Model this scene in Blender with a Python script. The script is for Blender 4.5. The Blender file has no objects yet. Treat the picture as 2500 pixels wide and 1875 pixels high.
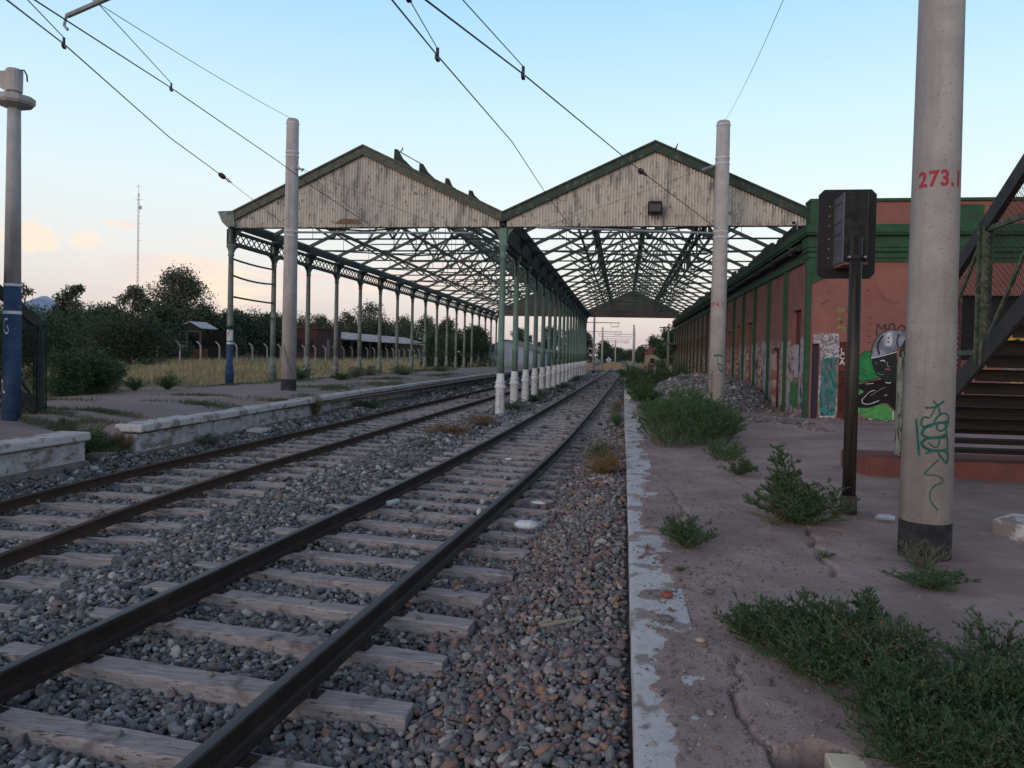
import bpy, math, random
import numpy as np
from mathutils import Vector, Matrix, noise as mnoise
PI = math.pi
random.seed(7)
RS = np.random.RandomState(11)
scene = bpy.context.scene
col = scene.collection

# ------------------------------------------------------------------ camera
CAM_H = 1.9
yaw, pitch, roll = (math.radians(a) for a in (8.54, 1.05, 1.25))
fw = Vector((-math.sin(yaw) * math.cos(pitch), math.cos(yaw) * math.cos(pitch), -math.sin(pitch)))
rt = fw.cross(Vector((0, 0, 1))).normalized()
up = rt.cross(fw)
rt2 = rt * math.cos(roll) + up * math.sin(roll)
up2 = -rt * math.sin(roll) + up * math.cos(roll)
cam_data = bpy.data.cameras.new("camera")
cam = bpy.data.objects.new("camera", cam_data)
col.objects.link(cam)
M = Matrix((rt2, up2, -fw)).transposed().to_4x4()
M.translation = Vector((0, 0, CAM_H))
cam.matrix_world = M
cam_data.sensor_width = 36
cam_data.lens = 1805 / 2500 * 36
cam_data.shift_y = -0.016
cam_data.clip_start = 0.05
cam_data.clip_end = 20000
scene.camera = cam

# ------------------------------------------------------------------ sky and light
world = bpy.data.worlds.new("World")
scene.world = world
world.use_nodes = True
nt = world.node_tree
N, L = nt.nodes, nt.links
N.clear()
out = N.new("ShaderNodeOutputWorld")
SUN_EL, SUN_AZ = math.radians(5.0), math.radians(205)      # the glow of sunset lies behind the camera, to its left
def sky_node(t):
    return N.new(t)
tc = N.new("ShaderNodeTexCoord")
sepx = N.new("ShaderNodeSeparateXYZ")
L.new(tc.outputs["Generated"], sepx.inputs[0])
ramp = N.new("ShaderNodeValToRGB")
L.new(sepx.outputs["Z"], ramp.inputs[0])
cr = ramp.color_ramp
stops = [(0.0, (.50, .46, .54)), (.03, (.58, .51, .57)), (.07, (.70, .63, .65)), (.12, (.77, .75, .75)), (.20, (.74, .84, .88)),
         (.30, (.60, .81, .94)), (.42, (.40, .68, .95)), (.52, (.27, .52, .86)), (.66, (.20, .24, .36)), (1.0, (.222, .207, .235))]
cr.elements[0].position, cr.elements[0].color = stops[0][0], (*stops[0][1], 1)
cr.elements[1].position, cr.elements[1].color = stops[-1][0], (*stops[-1][1], 1)
for p, c in stops[1:-1]:
    e = cr.elements.new(p); e.color = (*c, 1)
# clouds: a stretched noise laid on the sky's directions
def mathn(op, a=None, b=None):
    n = N.new("ShaderNodeMath"); n.operation = op
    for i, v in enumerate((a, b)):
        if v is None: continue
        if isinstance(v, (int, float)): n.inputs[i].default_value = v
        else: L.new(v, n.inputs[i])
    return n.outputs[0]
def maprange(v, a, b, c=0., d=1., smooth=True):
    n = N.new("ShaderNodeMapRange")
    if smooth: n.interpolation_type = 'SMOOTHSTEP'
    L.new(v, n.inputs["Value"])
    for k, x in (("From Min", a), ("From Max", b), ("To Min", c), ("To Max", d)): n.inputs[k].default_value = x
    return n.outputs["Result"]
cmap = N.new("ShaderNodeMapping")
cmap.inputs["Scale"].default_value = (4.2, 4.2, 30)
cmap.inputs["Location"].default_value = (0.35, 1.2, 0.55)
L.new(tc.outputs["Generated"], cmap.inputs[0])
cn = N.new("ShaderNodeTexNoise")
cn.inputs["Scale"].default_value = 1.3
cn.inputs["Detail"].default_value = 8
cn.inputs["Roughness"].default_value = .55
L.new(cmap.outputs[0], cn.inputs["Vector"])
cl = maprange(cn.outputs["Fac"], .46, .62)
clz = mathn('MULTIPLY', maprange(sepx.outputs["Z"], .01, .05), maprange(sepx.outputs["Z"], .100, .150, 1., 0.))
clx = maprange(sepx.outputs["X"], -.10, -.30)              # only towards the left of the view
clf = mathn('MULTIPLY', mathn('MULTIPLY', mathn('MULTIPLY', cl, clz), clx), maprange(sepx.outputs["X"], -.66, -.50, .0, 1.))
# a few puffy lumps low on the left
def puff(vec, r, seed):
    d = N.new("ShaderNodeVectorMath"); d.operation = 'SUBTRACT'
    L.new(tc.outputs["Generated"], d.inputs[0]); d.inputs[1].default_value = vec
    sc = N.new("ShaderNodeVectorMath"); sc.operation = 'MULTIPLY'
    L.new(d.outputs[0], sc.inputs[0]); sc.inputs[1].default_value = (1 / r[0], 1 / r[0], 1 / r[1])
    ln = N.new("ShaderNodeVectorMath"); ln.operation = 'LENGTH'
    L.new(sc.outputs[0], ln.inputs[0])
    nn = N.new("ShaderNodeTexNoise"); nn.inputs["Scale"].default_value = seed; nn.inputs["Detail"].default_value = 7
    L.new(tc.outputs["Generated"], nn.inputs["Vector"])
    s = mathn('ADD', ln.outputs["Value"], mathn('MULTIPLY', mathn('SUBTRACT', nn.outputs["Fac"], .5), 2.0))
    return maprange(s, .95, .6)
def dirv(x, y, z):
    v = Vector((x, y, z)).normalized(); return (v.x, v.y, v.z)
p1 = puff((-.662, .738, .119), (.042, .020), 34)
p2 = puff((-.620, .774, .122), (.026, .012), 40)
p3 = puff((-.587, .797, .143), (.020, .006), 52)
pf = mathn('MINIMUM', mathn('ADD', mathn('ADD', p1, mathn('MULTIPLY', p2, .8)), mathn('MULTIPLY', p3, .8)), 1.)
ctint = N.new("ShaderNodeMix"); ctint.data_type = 'RGBA'
ctint.inputs["A"].default_value = (.80, .60, .62, 1)
ctint.inputs["B"].default_value = (1.0, .76, .60, 1)
cn2 = N.new("ShaderNodeTexNoise"); cn2.inputs["Scale"].default_value = 9
L.new(tc.outputs["Generated"], cn2.inputs["Vector"])
L.new(maprange(cn2.outputs["Fac"], .4, .62), ctint.inputs["Factor"])
mixc = N.new("ShaderNodeMix"); mixc.data_type = 'RGBA'
L.new(mathn('MINIMUM', mathn('ADD', mathn('MULTIPLY', clf, .85), mathn('MULTIPLY', pf, .8)), 1.), mixc.inputs["Factor"])
L.new(ramp.outputs["Color"], mixc.inputs["A"])
L.new(ctint.outputs["Result"], mixc.inputs["B"])
bg = N.new("ShaderNodeBackground")
L.new(mixc.outputs["Result"], bg.inputs["Color"])
bg.inputs["Strength"].default_value = 1.0
sky = N.new("ShaderNodeTexSky")
sky.sky_type = 'NISHITA'
sky.sun_disc = False
sky.sun_elevation = SUN_EL
sky.sun_rotation = SUN_AZ
bg2 = N.new("ShaderNodeBackground")
L.new(sky.outputs[0], bg2.inputs["Color"])
bg2.inputs["Strength"].default_value = 0.05
add = N.new("ShaderNodeAddShader")
L.new(bg.outputs[0], add.inputs[0]); L.new(bg2.outputs[0], add.inputs[1])
L.new(add.outputs[0], out.inputs[0])

sd = bpy.data.lights.new("sun", 'SUN')
sd.energy = 0.8
sd.angle = math.radians(30)
sd.color = (1.0, .84, .74)
so = bpy.data.objects.new("sun", sd)
col.objects.link(so)
sdir = Vector((math.sin(SUN_AZ) * math.cos(math.radians(14)), math.cos(SUN_AZ) * math.cos(math.radians(14)), math.sin(math.radians(14))))
so.rotation_euler = sdir.to_track_quat('Z', 'Y').to_euler()

scene.view_settings.view_transform = 'Standard'
scene.view_settings.look = 'None'
scene.view_settings.exposure = 0.0
scene.view_settings.gamma = 1.0

# ------------------------------------------------------------------ helpers
def tag(o, label=None, cat=None, group=None, kind=None):
    if label: o["label"] = label
    if cat: o["category"] = cat
    if group: o["group"] = group
    if kind: o["kind"] = kind
    return o

def empty(name, loc, label, cat, group=None):
    o = bpy.data.objects.new(name, None)
    o.empty_display_size = .2
    col.objects.link(o)
    o.location = loc
    return tag(o, label, cat, group)

class MB:
    """collects shapes in world coordinates and links them as one mesh"""
    def __init__(s):
        s.v, s.f, s.m = [], [], []
        s.mi = 0
    def add(s, vs, fs):
        o = len(s.v)
        s.v += [tuple(v) for v in vs]
        s.f += [tuple(i + o for i in f) for f in fs]
        s.m += [s.mi] * len(fs)
        return s
    def box(s, x0, x1, y0, y1, z0, z1):
        vs = [(x, y, z) for z in (z0, z1) for y in (y0, y1) for x in (x0, x1)]
        return s.add(vs, [(0, 2, 3, 1), (4, 5, 7, 6), (0, 1, 5, 4), (2, 6, 7, 3), (0, 4, 6, 2), (1, 3, 7, 5)])
    def bar(s, p, q, w, h, upv=(0, 0, 1)):
        p, q = Vector(p), Vector(q)
        d = (q - p).normalized()
        u = Vector(upv)
        if abs(d.dot(u)) > .98: u = Vector((1, 0, 0)) if abs(d.x) < .9 else Vector((0, 1, 0))
        a = d.cross(u).normalized() * w / 2
        b = a.cross(d).normalized() * h / 2
        vs = [c + i * a + j * b for c in (p, q) for i, j in ((-1, -1), (1, -1), (1, 1), (-1, 1))]
        return s.add(vs, [(0, 3, 2, 1), (4, 5, 6, 7), (0, 1, 5, 4), (1, 2, 6, 5), (2, 3, 7, 6), (3, 0, 4, 7)])
    def tube(s, pts, r, n=8, caps=True):
        pts = [Vector(p) for p in pts]
        rs = r if isinstance(r, (list, tuple)) else [r] * len(pts)
        vs, fs = [], []
        d0 = (pts[1] - pts[0]).normalized()
        u = Vector((0, 0, 1)) if abs(d0.z) < .9 else Vector((0, 1, 0))
        a = d0.cross(u).normalized()
        for i, p in enumerate(pts):
            d = (pts[min(i + 1, len(pts) - 1)] - pts[max(i - 1, 0)]).normalized()
            a = (a - d * a.dot(d)).normalized()
            b = d.cross(a)
            for k in range(n):
                t = 2 * PI * k / n
                vs.append(p + (a * math.cos(t) + b * math.sin(t)) * rs[i])
        for i in range(len(pts) - 1):
            for k in range(n):
                k2 = (k + 1) % n
                fs.append((i * n + k, i * n + k2, (i + 1) * n + k2, (i + 1) * n + k))
        if caps:
            fs.append(tuple(range(n - 1, -1, -1)))
            fs.append(tuple((len(pts) - 1) * n + k for k in range(n)))
        return s.add(vs, fs)
    def lathe(s, cx, cy, prof, n=20):
        return s.tube([(cx, cy, z) for z, r in prof], [r for z, r in prof], n)
    def prism(s, pts, off):
        """flat polygon pts (3D) extruded by vector off"""
        n = len(pts)
        off = Vector(off)
        vs = [Vector(p) for p in pts] + [Vector(p) + off for p in pts]
        fs = [tuple(range(n - 1, -1, -1)), tuple(range(n, 2 * n))]
        fs += [(i, (i + 1) % n, n + (i + 1) % n, n + i) for i in range(n)]
        return s.add(vs, fs)
    def quad(s, a, b, c, d):
        return s.add([a, b, c, d], [(0, 1, 2, 3)])
    def build(s, name, mats, parent=None, smooth=False, bevel=0):
        me = bpy.data.meshes.new(name)
        off = Vector((0, 0, 0))
        if parent is not None:
            off = wloc(parent)
        me.from_pydata([(a - off.x, b - off.y, c - off.z) for a, b, c in s.v], [], s.f)
        if not isinstance(mats, (list, tuple)): mats = [mats]
        for m in mats: me.materials.append(m)
        me.polygons.foreach_set("material_index", s.m)
        if smooth:
            me.polygons.foreach_set("use_smooth", [len(f) <= 4 for f in s.f])
        me.update()
        o = bpy.data.objects.new(name, me)
        col.objects.link(o)
        if parent is not None: o.parent = parent
        if bevel:
            b = o.modifiers.new("bevel", 'BEVEL'); b.width = bevel; b.segments = 1; b.limit_method = 'ANGLE'
        return o

def wloc(o):
    v = Vector((0, 0, 0))
    while o is not None:
        v += Vector(o.location); o = o.parent
    return v

def np_mesh(name, V, F, mat, parent=None, smooth=False):
    """V (n,3), F (m,k) world coords"""
    me = bpy.data.meshes.new(name)
    if parent is not None: V = V - np.array(wloc(parent))
    k = F.shape[1]
    me.vertices.add(len(V)); me.vertices.foreach_set("co", V.astype(np.float32).ravel())
    me.loops.add(F.size); me.loops.foreach_set("vertex_index", F.astype(np.int32).ravel())
    me.polygons.add(len(F))
    me.polygons.foreach_set("loop_start", np.arange(0, F.size, k, dtype=np.int32))
    me.polygons.foreach_set("loop_total", np.full(len(F), k, dtype=np.int32))
    if smooth: me.polygons.foreach_set("use_smooth", np.ones(len(F), dtype=bool))
    me.update(calc_edges=True); me.validate()
    for m in (mat if isinstance(mat, (list, tuple)) else [mat]): me.materials.append(m)
    o = bpy.data.objects.new(name, me)
    col.objects.link(o)
    if parent is not None: o.parent = parent
    return o

def grid_mesh(name, xs, ys, hf, mat, smooth=True):
    X, Y = np.meshgrid(xs, ys)
    Z = hf(X, Y)
    V = np.stack([X.ravel(), Y.ravel(), Z.ravel()], 1)
    nx, ny = len(xs), len(ys)
    i = np.arange(nx - 1)[None, :] + np.arange(ny - 1)[:, None] * nx
    i = i.ravel()
    F = np.stack([i, i + 1, i + 1 + nx, i + nx], 1)
    return np_mesh(name, V, F, mat, smooth=smooth)

# value noise for numpy heights
def vnoise(X, Y, s, seed=0):
    x = X / s; y = Y / s
    xi = np.floor(x).astype(int); yi = np.floor(y).astype(int)
    fx = x - xi; fy = y - yi
    fx = fx * fx * (3 - 2 * fx); fy = fy * fy * (3 - 2 * fy)
    def h(a, b):
        n = (a * 374761393 + b * 668265263 + seed * 1274126177) & 0x7fffffff
        n = ((n ^ (n >> 13)) * 1274126177) & 0x7fffffff
        return ((n ^ (n >> 16)) & 0xffff) / 65535.
    a = h(xi, yi) * (1 - fx) + h(xi + 1, yi) * fx
    b = h(xi, yi + 1) * (1 - fx) + h(xi + 1, yi + 1) * fx
    return (a * (1 - fy) + b * fy) * 2 - 1
def sstep(a, b, x):
    t = np.clip((x - a) / (b - a), 0, 1); return t * t * (3 - 2 * t)

def catmull(pts, n=6):
    P = [np.array(p, float) for p in pts]
    P = [2 * P[0] - P[1]] + P + [2 * P[-1] - P[-2]]
    o = []
    for i in range(1, len(P) - 2):
        for k in range(n):
            t = k / n
            o.append(.5 * (2 * P[i] + (P[i + 1] - P[i - 1]) * t + (2 * P[i - 1] - 5 * P[i] + 4 * P[i + 1] - P[i + 2]) * t * t + (3 * P[i] - P[i - 1] - 3 * P[i + 1] + P[i + 2]) * t ** 3))
    o.append(P[-2])
    return o

def ribbon(mb, pts, w, to3, n=6):
    """painted stroke: flat ribbon laid along 2D points mapped onto a surface by to3"""
    P = catmull(pts, n)
    vs, fs = [], []
    for i, p in enumerate(P):
        d = P[min(i + 1, len(P) - 1)] - P[max(i - 1, 0)]
        d = d / (np.linalg.norm(d) + 1e-9)
        nrm = np.array([-d[1], d[0]]) * w / 2
        vs += [to3(*(p + nrm)), to3(*(p - nrm))]
    for i in range(len(P) - 1):
        fs.append((2 * i, 2 * i + 1, 2 * i + 3, 2 * i + 2))
    mb.add(vs, fs)

def text_polys(body, size):
    """glyph outlines as triangles in 2D"""
    c = bpy.data.curves.new("txt", 'FONT')
    c.body = body; c.size = size; c.resolution_u = 4; c.offset = .028 * size; c.space_character = 1.12
    o = bpy.data.objects.new("txt", c)
    col.objects.link(o)
    dg = bpy.context.evaluated_depsgraph_get()
    me = bpy.data.meshes.new_from_object(o.evaluated_get(dg))
    vs = [(v.co.x, v.co.y) for v in me.vertices]
    fs = [tuple(p.vertices) for p in me.polygons]
    bpy.data.objects.remove(o); bpy.data.curves.remove(c); bpy.data.meshes.remove(me)
    return vs, fs

# ------------------------------------------------------------------ materials
def mat(name, c1, c2=None, scale=4., rough=.85, bump=0., bscale=None, stretch=(1, 1, 1), metal=0., detail=8, lo=.4, hi=.6,
        c3=None, s3=2., lo3=.55, hi3=.65, st3=(1, 1, 1), spec=.3, zmask=None, speck=None):
    m = bpy.data.materials.new(name)
    m.use_nodes = True
    nt = m.node_tree; n, l = nt.nodes, nt.links
    b = n["Principled BSDF"]
    b.inputs["Roughness"].default_value = rough
    b.inputs["Metallic"].default_value = metal
    b.inputs["Specular IOR Level"].default_value = spec
    g = n.new("ShaderNodeNewGeometry")
    def noise(sc, st, det=detail, rgh=.6):
        mp = n.new("ShaderNodeMapping"); mp.inputs["Scale"].default_value = st
        l.new(g.outputs["Position"], mp.inputs[0])
        t = n.new("ShaderNodeTexNoise"); t.inputs["Scale"].default_value = sc; t.inputs["Detail"].default_value = det
        t.inputs["Roughness"].default_value = rgh
        l.new(mp.outputs[0], t.inputs["Vector"])
        return t.outputs["Fac"]
    def mr(v, a, c):
        r = n.new("ShaderNodeMapRange"); r.inputs["From Min"].default_value = a; r.inputs["From Max"].default_value = c
        l.new(v, r.inputs["Value"]); return r.outputs["Result"]
    def mix(f, a, c):
        x = n.new("ShaderNodeMix"); x.data_type = 'RGBA'
        l.new(f, x.inputs["Factor"])
        for k, v in (("A", a), ("B", c)):
            if isinstance(v, tuple): x.inputs[k].default_value = (*v, 1)
            else: l.new(v, x.inputs[k])
        return x.outputs["Result"]
    cur = c1
    if c2 is not None: cur = mix(mr(noise(scale, stretch), lo, hi), c1, c2)
    if c3 is not None:
        f = mr(noise(s3, st3), lo3, hi3)
        if zmask:
            sp = n.new("ShaderNodeSeparateXYZ"); l.new(g.outputs["Position"], sp.inputs[0])
            zz = n.new("ShaderNodeMapRange"); zz.inputs["From Min"].default_value = zmask[0]; zz.inputs["From Max"].default_value = zmask[1]
            zn = n.new("ShaderNodeMath"); zn.operation = 'MULTIPLY_ADD'; zn.inputs[1].default_value = 1.1; 
            l.new(noise(1.6, (1, 1, 1)), zn.inputs[0]); l.new(sp.outputs["Z"], zn.inputs[2])
            l.new(zn.outputs[0], zz.inputs["Value"])
            mm = n.new("ShaderNodeMath"); mm.operation = 'MULTIPLY'
            l.new(f, mm.inputs[0]); l.new(zz.outputs["Result"], mm.inputs[1]); f = mm.outputs[0]
        cur = mix(f, cur, c3)
    if speck: cur = mix(mr(noise(speck[1], (1, 1, 1), 3, .7), speck[2], speck[3]), cur, speck[0])
    if isinstance(cur, tuple): b.inputs["Base Color"].default_value = (*cur, 1)
    else: l.new(cur, b.inputs["Base Color"])
    if bump:
        bp = n.new("ShaderNodeBump"); bp.inputs["Strength"].default_value = 1.0; bp.inputs["Distance"].default_value = bump
        l.new(noise(bscale or scale * 6, stretch), bp.inputs["Height"])
        l.new(bp.outputs[0], b.inputs["Normal"])
    return m

def rand_mat(name, cols, rough=.85, extra=None):
    """colour picked per instance"""
    m = bpy.data.materials.new(name); m.use_nodes = True
    n, l = m.node_tree.nodes, m.node_tree.links
    b = n["Principled BSDF"]; b.inputs["Roughness"].default_value = rough; b.inputs["Specular IOR Level"].default_value = .25
    oi = n.new("ShaderNodeObjectInfo"); r = n.new("ShaderNodeValToRGB"); r.color_ramp.interpolation = 'CONSTANT'
    l.new(oi.outputs["Random"], r.inputs[0])
    e = r.color_ramp.elements
    k = len(cols)
    e[0].position = 0; e[0].color = (*cols[0], 1)
    e[1].position = 1 / k; e[1].color = (*cols[1], 1)
    for i in range(2, k):
        x = e.new(i / k); x.color = (*cols[i], 1)
    tn = n.new("ShaderNodeTexNoise"); tn.inputs["Scale"].default_value = 60
    g = n.new("ShaderNodeNewGeometry"); l.new(g.outputs["Position"], tn.inputs["Vector"])
    mr = n.new("ShaderNodeMapRange"); mr.inputs["To Min"].default_value = .65; mr.inputs["To Max"].default_value = 1.25
    l.new(tn.outputs["Fac"], mr.inputs["Value"])
    mx = n.new("ShaderNodeVectorMath"); mx.operation = 'SCALE'
    l.new(r.outputs["Color"], mx.inputs[0]); l.new(mr.outputs["Result"], mx.inputs["Scale"])
    l.new(mx.outputs[0], b.inputs["Base Color"])
    return m

def leaf_mat(name, c1, c2, scale=3., c3=None):
    m = mat(name, c1, c2, scale=scale, rough=.6, lo=.35, hi=.65, c3=c3, s3=scale * .35, lo3=.5, hi3=.7, spec=.25)
    return m

M_ = {}
M_['concrete'] = mat("mast_concrete", (.35, .325, .32), (.42, .395, .39), 3, .9, .002, 60, c3=(.235, .215, .22), s3=3.2, st3=(1, 1, .07), lo3=.54, hi3=.74, speck=((.20, .18, .18), 48, .60, .68))
M_['black'] = mat("black_paint", (.012, .012, .014), (.03, .028, .028), 8, .75)
M_['steelgreen'] = mat("green_paint", (.12, .19, .16), (.15, .225, .19), 5, .65, .001, c3=(.13, .11, .08), s3=6, lo3=.60, hi3=.68)
M_['roofgreen'] = mat("roof_green_paint", (.06, .08, .07), (.085, .11, .095), 3, .7, c3=(.08, .055, .045), s3=4, lo3=.55, hi3=.66)
M_['darkgreen'] = mat("dark_green_paint", (.022, .030, .027), (.036, .044, .038), 3, .75)
M_['oldgreen'] = mat("weathered_green_paint", (.19, .215, .20), (.13, .155, .14), 4, .7, .001, c3=(.12, .09, .07), s3=7, lo3=.56, hi3=.66)
M_['bldgreen'] = mat("building_green_paint", (.019, .066, .030), (.028, .085, .04), 2.5, .7, .002, c3=(.03, .05, .035), s3=1.4, st3=(1, 1, 3), lo3=.52, hi3=.66)
M_['whitepaint'] = mat("white_paint", (.66, .66, .67), (.55, .54, .54), 6, .75, .002, c3=(.20, .16, .13), s3=9, lo3=.62, hi3=.70)
M_['bluepaint'] = mat("blue_paint", (.022, .048, .105), (.035, .07, .14), 5, .75, c3=(.10, .12, .15), s3=10, lo3=.62, hi3=.70)
M_['redwall'] = mat("red_plaster", (.235, .092, .077), (.28, .115, .095), 1.6, .9, .003, 30, c3=(.20, .10, .09), s3=.8, lo3=.5, hi3=.75, speck=((.16, .07, .06), 6, .62, .72))
M_['redwall_low'] = mat("red_plaster_side", (.20, .09, .078), (.24, .11, .095), 1.6, .9, .003, 30, c3=(.36, .30, .30), s3=6., lo3=.44, hi3=.56, zmask=(3.1, 2.7))
M_['maroon'] = mat("maroon_door_paint", (.10, .022, .018), (.13, .03, .024), 5, .75, c3=(.07, .03, .025), s3=8, lo3=.55, hi3=.65)
M_['dark'] = mat("dark_interior", (.010, .010, .011), (.018, .016, .016), 2, .9)
M_['brick'] = mat("exposed_brick", (.20, .10, .07), (.12, .06, .045), 9, .95, .01, stretch=(1, 1, 3), c3=(.30, .24, .20), s3=14, lo3=.58, hi3=.64)
M_['gable'] = mat("painted_corrugated_iron", (.56, .51, .445), (.48, .435, .385), 2, .7, c3=(.19, .18, .185), s3=2.2, st3=(2.4, 1, .6), lo3=.50, hi3=.70, stretch=(3, 1, .4), speck=((.19, .145, .12), 8, .58, .66))
M_['gable_rust'] = mat("rusty_corrugated_iron", (.22, .13, .105), (.14, .09, .075), 3, .8, stretch=(3, 1, .4))
M_['rail'] = mat("worn_rail_steel", (.040, .027, .023), (.026, .019, .017), 6, .6, .001, metal=.3, c3=(.06, .038, .028), s3=3)
M_['railtop'] = mat("rail_head_steel", (.075, .068, .075), (.05, .046, .052), 2, .5, metal=.45, stretch=(1, .1, 1))
M_['railrust'] = mat("rusty_rail_steel", (.062, .032, .021), (.040, .024, .018), 5, .75, .001)
M_['plate'] = mat("rail_fastening_steel", (.04, .028, .022), (.06, .04, .03), 12, .7, metal=.4)
M_['ballastbed'] = mat("ballast_bed", (.04, .036, .036), (.095, .085, .083), 30, .95, .02, 30, lo=.42, hi=.58, c3=(.085, .065, .055), s3=1.1, lo3=.5, hi3=.7)
M_['dirt'] = mat("compacted_dirt", (.285, .205, .19), (.36, .265, .245), 2.6, .95, .007, 50, c3=(.235, .165, .15), s3=.8, lo3=.46, hi3=.64, speck=((.17, .125, .12), 70, .56, .66))
M_['asphalt'] = mat("worn_platform_surface", (.22, .175, .18), (.285, .225, .222), 2.4, .95, .007, 40, c3=(.25, .18, .16), s3=.5, lo3=.45, hi3=.60, speck=((.15, .115, .115), 40, .55, .65))
M_['field'] = mat("field_soil", (.20, .165, .11), (.13, .13, .075), .35, .95, .01, 8, c3=(.10, .12, .06), s3=.09, lo3=.5, hi3=.62)
M_['kerb'] = mat("worn_white_kerb", (.50, .475, .475), (.40, .365, .36), 14, .9, .004, 60, c3=(.27, .21, .19), s3=3.6, lo3=.53, hi3=.58, lo=.5, hi=.7, speck=((.25, .20, .18), 45, .60, .66))
M_['wallwhite'] = mat("whitewashed_wall", (.46, .44, .46), (.36, .33, .335), 5, .9, .008, 20, c3=(.22, .17, .15), s3=2.6, lo3=.53, hi3=.59, st3=(1, 1, 2.2), speck=((.20, .16, .145), 16, .58, .65))
M_['wallbase'] = mat("bare_concrete", (.21, .175, .16), (.15, .125, .115), 6, .95, .012, 12, speck=((.10, .08, .075), 20, .55, .65))
M_['sleeper'] = mat("weathered_wood", (.38, .335, .335), (.25, .215, .215), 9, .9, .006, 26, stretch=(.5, 6, 6), lo=.35, hi=.62, c3=(.08, .06, .055), s3=12, st3=(.35, 9, 3), lo3=.58, hi3=.64, speck=((.15, .12, .12), 3.2, .56, .68))
M_['wire'] = mat("wire", (.03, .03, .045), rough=.5)
M_['galv'] = mat("galvanised_steel", (.30, .31, .34), (.22, .23, .26), 6, .5, metal=.4)
M_['insulator'] = mat("insulator_glaze", (.08, .045, .05), rough=.35)
M_['bark'] = mat("bark", (.10, .085, .07), (.06, .05, .042), 6, .95, .01, 20)
M_['leaf_dark'] = leaf_mat("dark_foliage", (.034, .052, .028), (.060, .078, .042), .7, (.042, .06, .038))
M_['leaf_grey'] = leaf_mat("grey_green_foliage", (.060, .072, .048), (.092, .102, .066), .7, (.052, .060, .042))
M_['leaf_shrub'] = leaf_mat("shrub_foliage", (.030, .062, .028), (.050, .092, .040), 2.)
M_['weed'] = leaf_mat("weed_leaves", (.034, .074, .033), (.060, .108, .050), 6.)
M_['weed_fuzzy'] = leaf_mat("fine_weed_leaves", (.044, .098, .040), (.072, .132, .056), 3.)
M_['weed_dry'] = leaf_mat("dry_weed", (.25, .15, .085), (.17, .115, .065), 5.)
M_['weed_grey'] = leaf_mat("grey_weed", (.10, .13, .09), (.13, .13, .085), 5.)
M_['stem'] = mat("weed_stem", (.09, .10, .05), (.13, .10, .06), 8, .8)
M_['grass_straw'] = leaf_mat("straw_grass", (.40, .32, .19), (.26, .215, .125), .8, (.14, .165, .085))
M_['grass_green'] = leaf_mat("green_grass", (.060, .085, .040), (.10, .11, .055), 1.2, (.17, .145, .08))
M_['stone'] = rand_mat("ballast_stone", [(.15, .145, .15), (.21, .205, .22), (.10, .09, .095), (.17, .145, .14), (.32, .30, .30), (.12, .13, .14),
                                          (.20, .15, .135), (.22, .19, .165), (.075, .075, .085), (.16, .165, .165), (.40, .375, .36), (.19, .175, .185), (.13, .12, .13), (.25, .25, .27)])
M_['stonered'] = rand_mat("reddish_ballast_stone", [(.165, .145, .15), (.22, .16, .155), (.18, .175, .185), (.11, .10, .11), (.27, .195, .18), (.21, .195, .20),
                                          (.17, .115, .11), (.13, .135, .145), (.28, .23, .215), (.14, .11, .11), (.34, .315, .30), (.28, .165, .12), (.18, .195, .19), (.12, .10, .105)])
M_['pebble'] = rand_mat("loose_pebble", [(.17, .14, .135), (.22, .18, .17), (.13, .12, .13), (.20, .12, .10), (.28, .25, .23), (.16, .13, .12)])

# ------------------------------------------------------------------ terrain
def smooth_path(tab):
    ys = np.array([t[0] for t in tab], float); xs = np.array([t[1] for t in tab], float)
    def f(y): 
        y = np.asarray(y, float)
        # average of a few offsets rounds the corners of the linear table
        return sum(np.interp(y + d, ys, xs) for d in (-1.6, -.8, 0, .8, 1.6)) / 5
    return f
track1 = smooth_path([(-4, -2.80), (2.0, -2.585), (3.5, -2.49), (5.5, -2.39), (7.5, -2.26), (11, -2.06), (15.5, -1.88), (25, -1.69), (40, -1.48), (66, -1.22), (120, -1.0), (300, -.8)])
track2 = smooth_path([(-4, -4.9), (3, -5.55), (5.5, -5.93), (7, -6.13), (8.5, -6.24), (10.5, -6.28), (13, -6.23), (17, -6.19), (22, -6.19), (28, -6.12), (40, -6.05), (60, -6.0), (120, -5.8), (160, -4.5), (300, -3)])
edge_left = lambda y: np.interp(y, [0, 10.05, 11.05, 21.7, 39, 90], [-7.93, -7.94, -7.85, -8.36, -8.5, -8.5])
PLAT_R, PLAT_L = 0.30, 0.70
GABLE_Y, FAR_Y, COLX = 22.9, 75.0, -3.82

def h_ballast(X, Y):
    z = -.100 + .02 * vnoise(X, Y, .9, 1) + .012 * vnoise(X, Y, .3, 2)
    heap = sstep(-1.15, -.15, X) * (1 - sstep(12, 22, Y)) * (.29 + .03 * vnoise(X, Y, .6, 5))
    heap -= .07 * np.exp(-((X + .30) ** 2 / .09 + (Y - 5.1) ** 2 / .35))
    leftd = sstep(-7.05, -7.85, X) * (.13 + .08 * vnoise(X, Y, 1.7, 8))
    gap = np.exp(-((X + 8.1) ** 2 / .5 + (Y - 10.6) ** 2 / .25)) * .22
    mid = np.exp(-((X + 4.0) ** 2 / .25)) * .06
    return z + heap + leftd + mid + gap

def h_terrain(X, Y):
    left = sstep(-9.5, -12.8, X) * (.47 + .06 * vnoise(X, Y, 7, 3))
    farl = sstep(80, 90, Y)
    left = np.where(Y > 86, sstep(-9.0, -14, X) * .45, left)
    right = sstep(.6, 2.2, X) * .15
    return -.16 + left * 1.25 + right + .03 * vnoise(X, Y, 3, 4) * (np.abs(X) > 9)

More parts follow.
